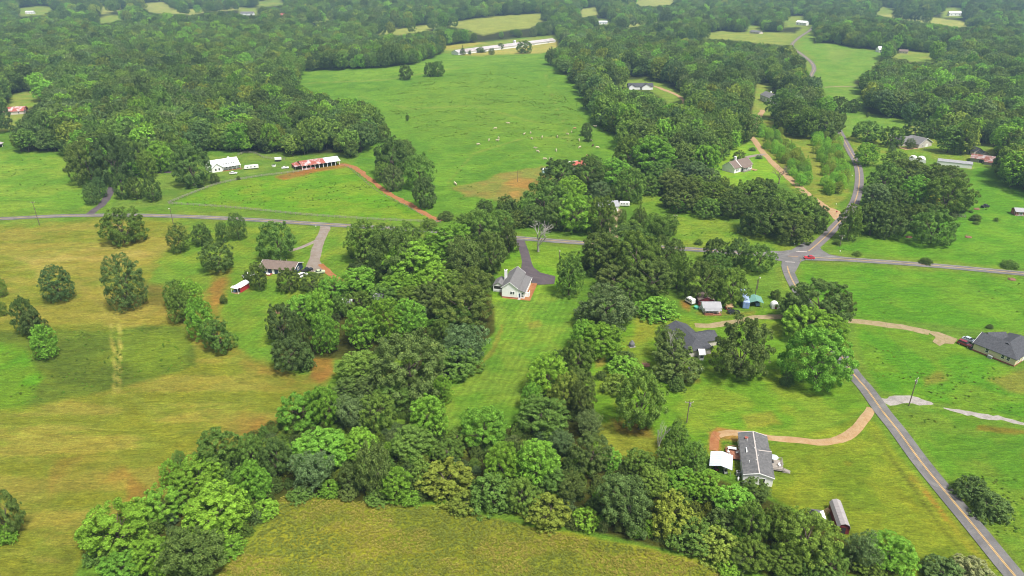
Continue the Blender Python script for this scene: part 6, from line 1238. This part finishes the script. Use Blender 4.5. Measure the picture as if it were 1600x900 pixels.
wire((62,352,9), (271,350,7.5), 'sagging power line along the cross road at far left'); wire((1312,385,8.5), (1420,634,8.5), 'power line from the road junction pole to the sand wash pole'); wire((1073,660,7), (1162,741,3.2), 'service wire from the lawn pole to the mobile home'); wire((1420,634,8.5), (1690,720,9), 'power line leaving the sand wash pole to the right'); wire((809,284,7), (1054,349,7), 'power line above the grove from the feedlot pole')
box_ = lambda r_: (MB().box(-.06,.06,-.06,.06,0,1.1).build('post', M['greywood'], r_), MB().prismx([(-.3,1.1),(.3,1.1),(.3,1.3),(.15,1.42),(-.15,1.42),(-.3,1.3)], -.14, .14).build('box_body', M['tank'], r_))
for px, lab in (((494,357), 'white mailbox at the mouth of the gravel drive'), ((657,351), 'white mailbox by the clay path gate'), ((1241,384), 'white mailbox in the grass left of the junction'), ((1312,396), 'white roadside marker box below the pole'), ((1306,322), 'pale mailbox at the mouth of the dirt drive'), ((1331,277), 'white mailbox left of the curving road')): post_sign(px, lab, 'mailbox', 'mailbox', box_)
sign_ = lambda r_: (MB().tube((0,0,0),(0,0,2.6),.05).build('post', M['chrome'], r_), MB().tube((0,-.03,2.3),(0,.03,2.3),.42,.42,8).build('sign_plate', M['car_red'], r_))
post_sign((1306,337), 'stop sign seen edge on at the dirt drive mouth', 'road_sign', 'road sign', sign_)
mk = lambda r_: (MB().tube((0,0,0),(0,0,1.2),.06).build('post', M['yellow'], r_), MB().box(-.25,.25,-.03,.03,.9,1.5).build('plate', M['yellow'], r_))
post_sign((1250,409.5), 'yellow marker post at the junction corner', 'road_marker', 'road marker', mk)
def fence(px, lab, mat, step=3.0, hgt=1.35, rails=3, group='fences', nm='fence'):
    pts = dense(px, step); root = empty(nm, pts[0], 0, lab, 'fence', group); o0 = pts[0]; pm = MB().box(-.1,.1,-.1,.1,-.2,hgt).mesh('post', mat)
    Q = [Vector((p.x, p.y, float(gz(p.x, p.y)))) for p in pts]
    for p in Q: o = bpy.data.objects.new('post', pm); link(o, root); o.location = p-o0
    for k in range(rails):
        mb = MB(); z = hgt*(0.3+0.62*k/max(1, rails-1))
        for a, b_ in zip(Q[:-1], Q[1:]): mb.tube(a-o0+Vector((0,0,z)), b_-o0+Vector((0,0,z)), .07, .07, 4)
        mb.build('rail', mat, root)
fence([(263,318),(300,303),(345,287),(400,277),(440,272),(472,268)], 'grey wooden rail fence curving from the road to the barn', M['greywood'])
fence([(265,319),(330,323),(400,329),(470,336),(540,341),(610,345),(688,348)], 'grey wooden rail fence along the cross road verge', M['greywood'])
fence([(372,243),(385,239),(400,241),(412,247),(430,249),(445,250)], 'grey rail fence behind the farm lawn', M['greywood'], 3, 1.5)
fence([(1484,338),(1508,340)], 'grey picket fence under the grove at the right pasture', M['greywood'], 0.9, 1.5, 2)
fence([(533,257),(545,262),(560,275),(580,292),(604,308),(632,321),(660,337)], 'thin post fence beside the clay path', M['greywood'], 4, 1.2, 1)
hedge_pts = dense([(168,321),(176,314),(184,308)], 1.2)
print('things', time.time()-T0)
HAZE = True
if HAZE:
    mb = MB(); mb.box(-3600, 3600, -300, 3300, -12, 190); hz = mb.build('haze', None); tag(hz, kind='stuff')
    m, n, l, out = mat_new('haze_air'); pv = n.new('ShaderNodeVolumePrincipled'); pv.inputs['Color'].default_value = (0.5, 0.77, 1.0, 1); pv.inputs['Density'].default_value = 0.000145; pv.inputs['Anisotropy'].default_value = 0.2
    l.new(pv.outputs[0], out.inputs['Volume']); hz.data.materials.append(m)
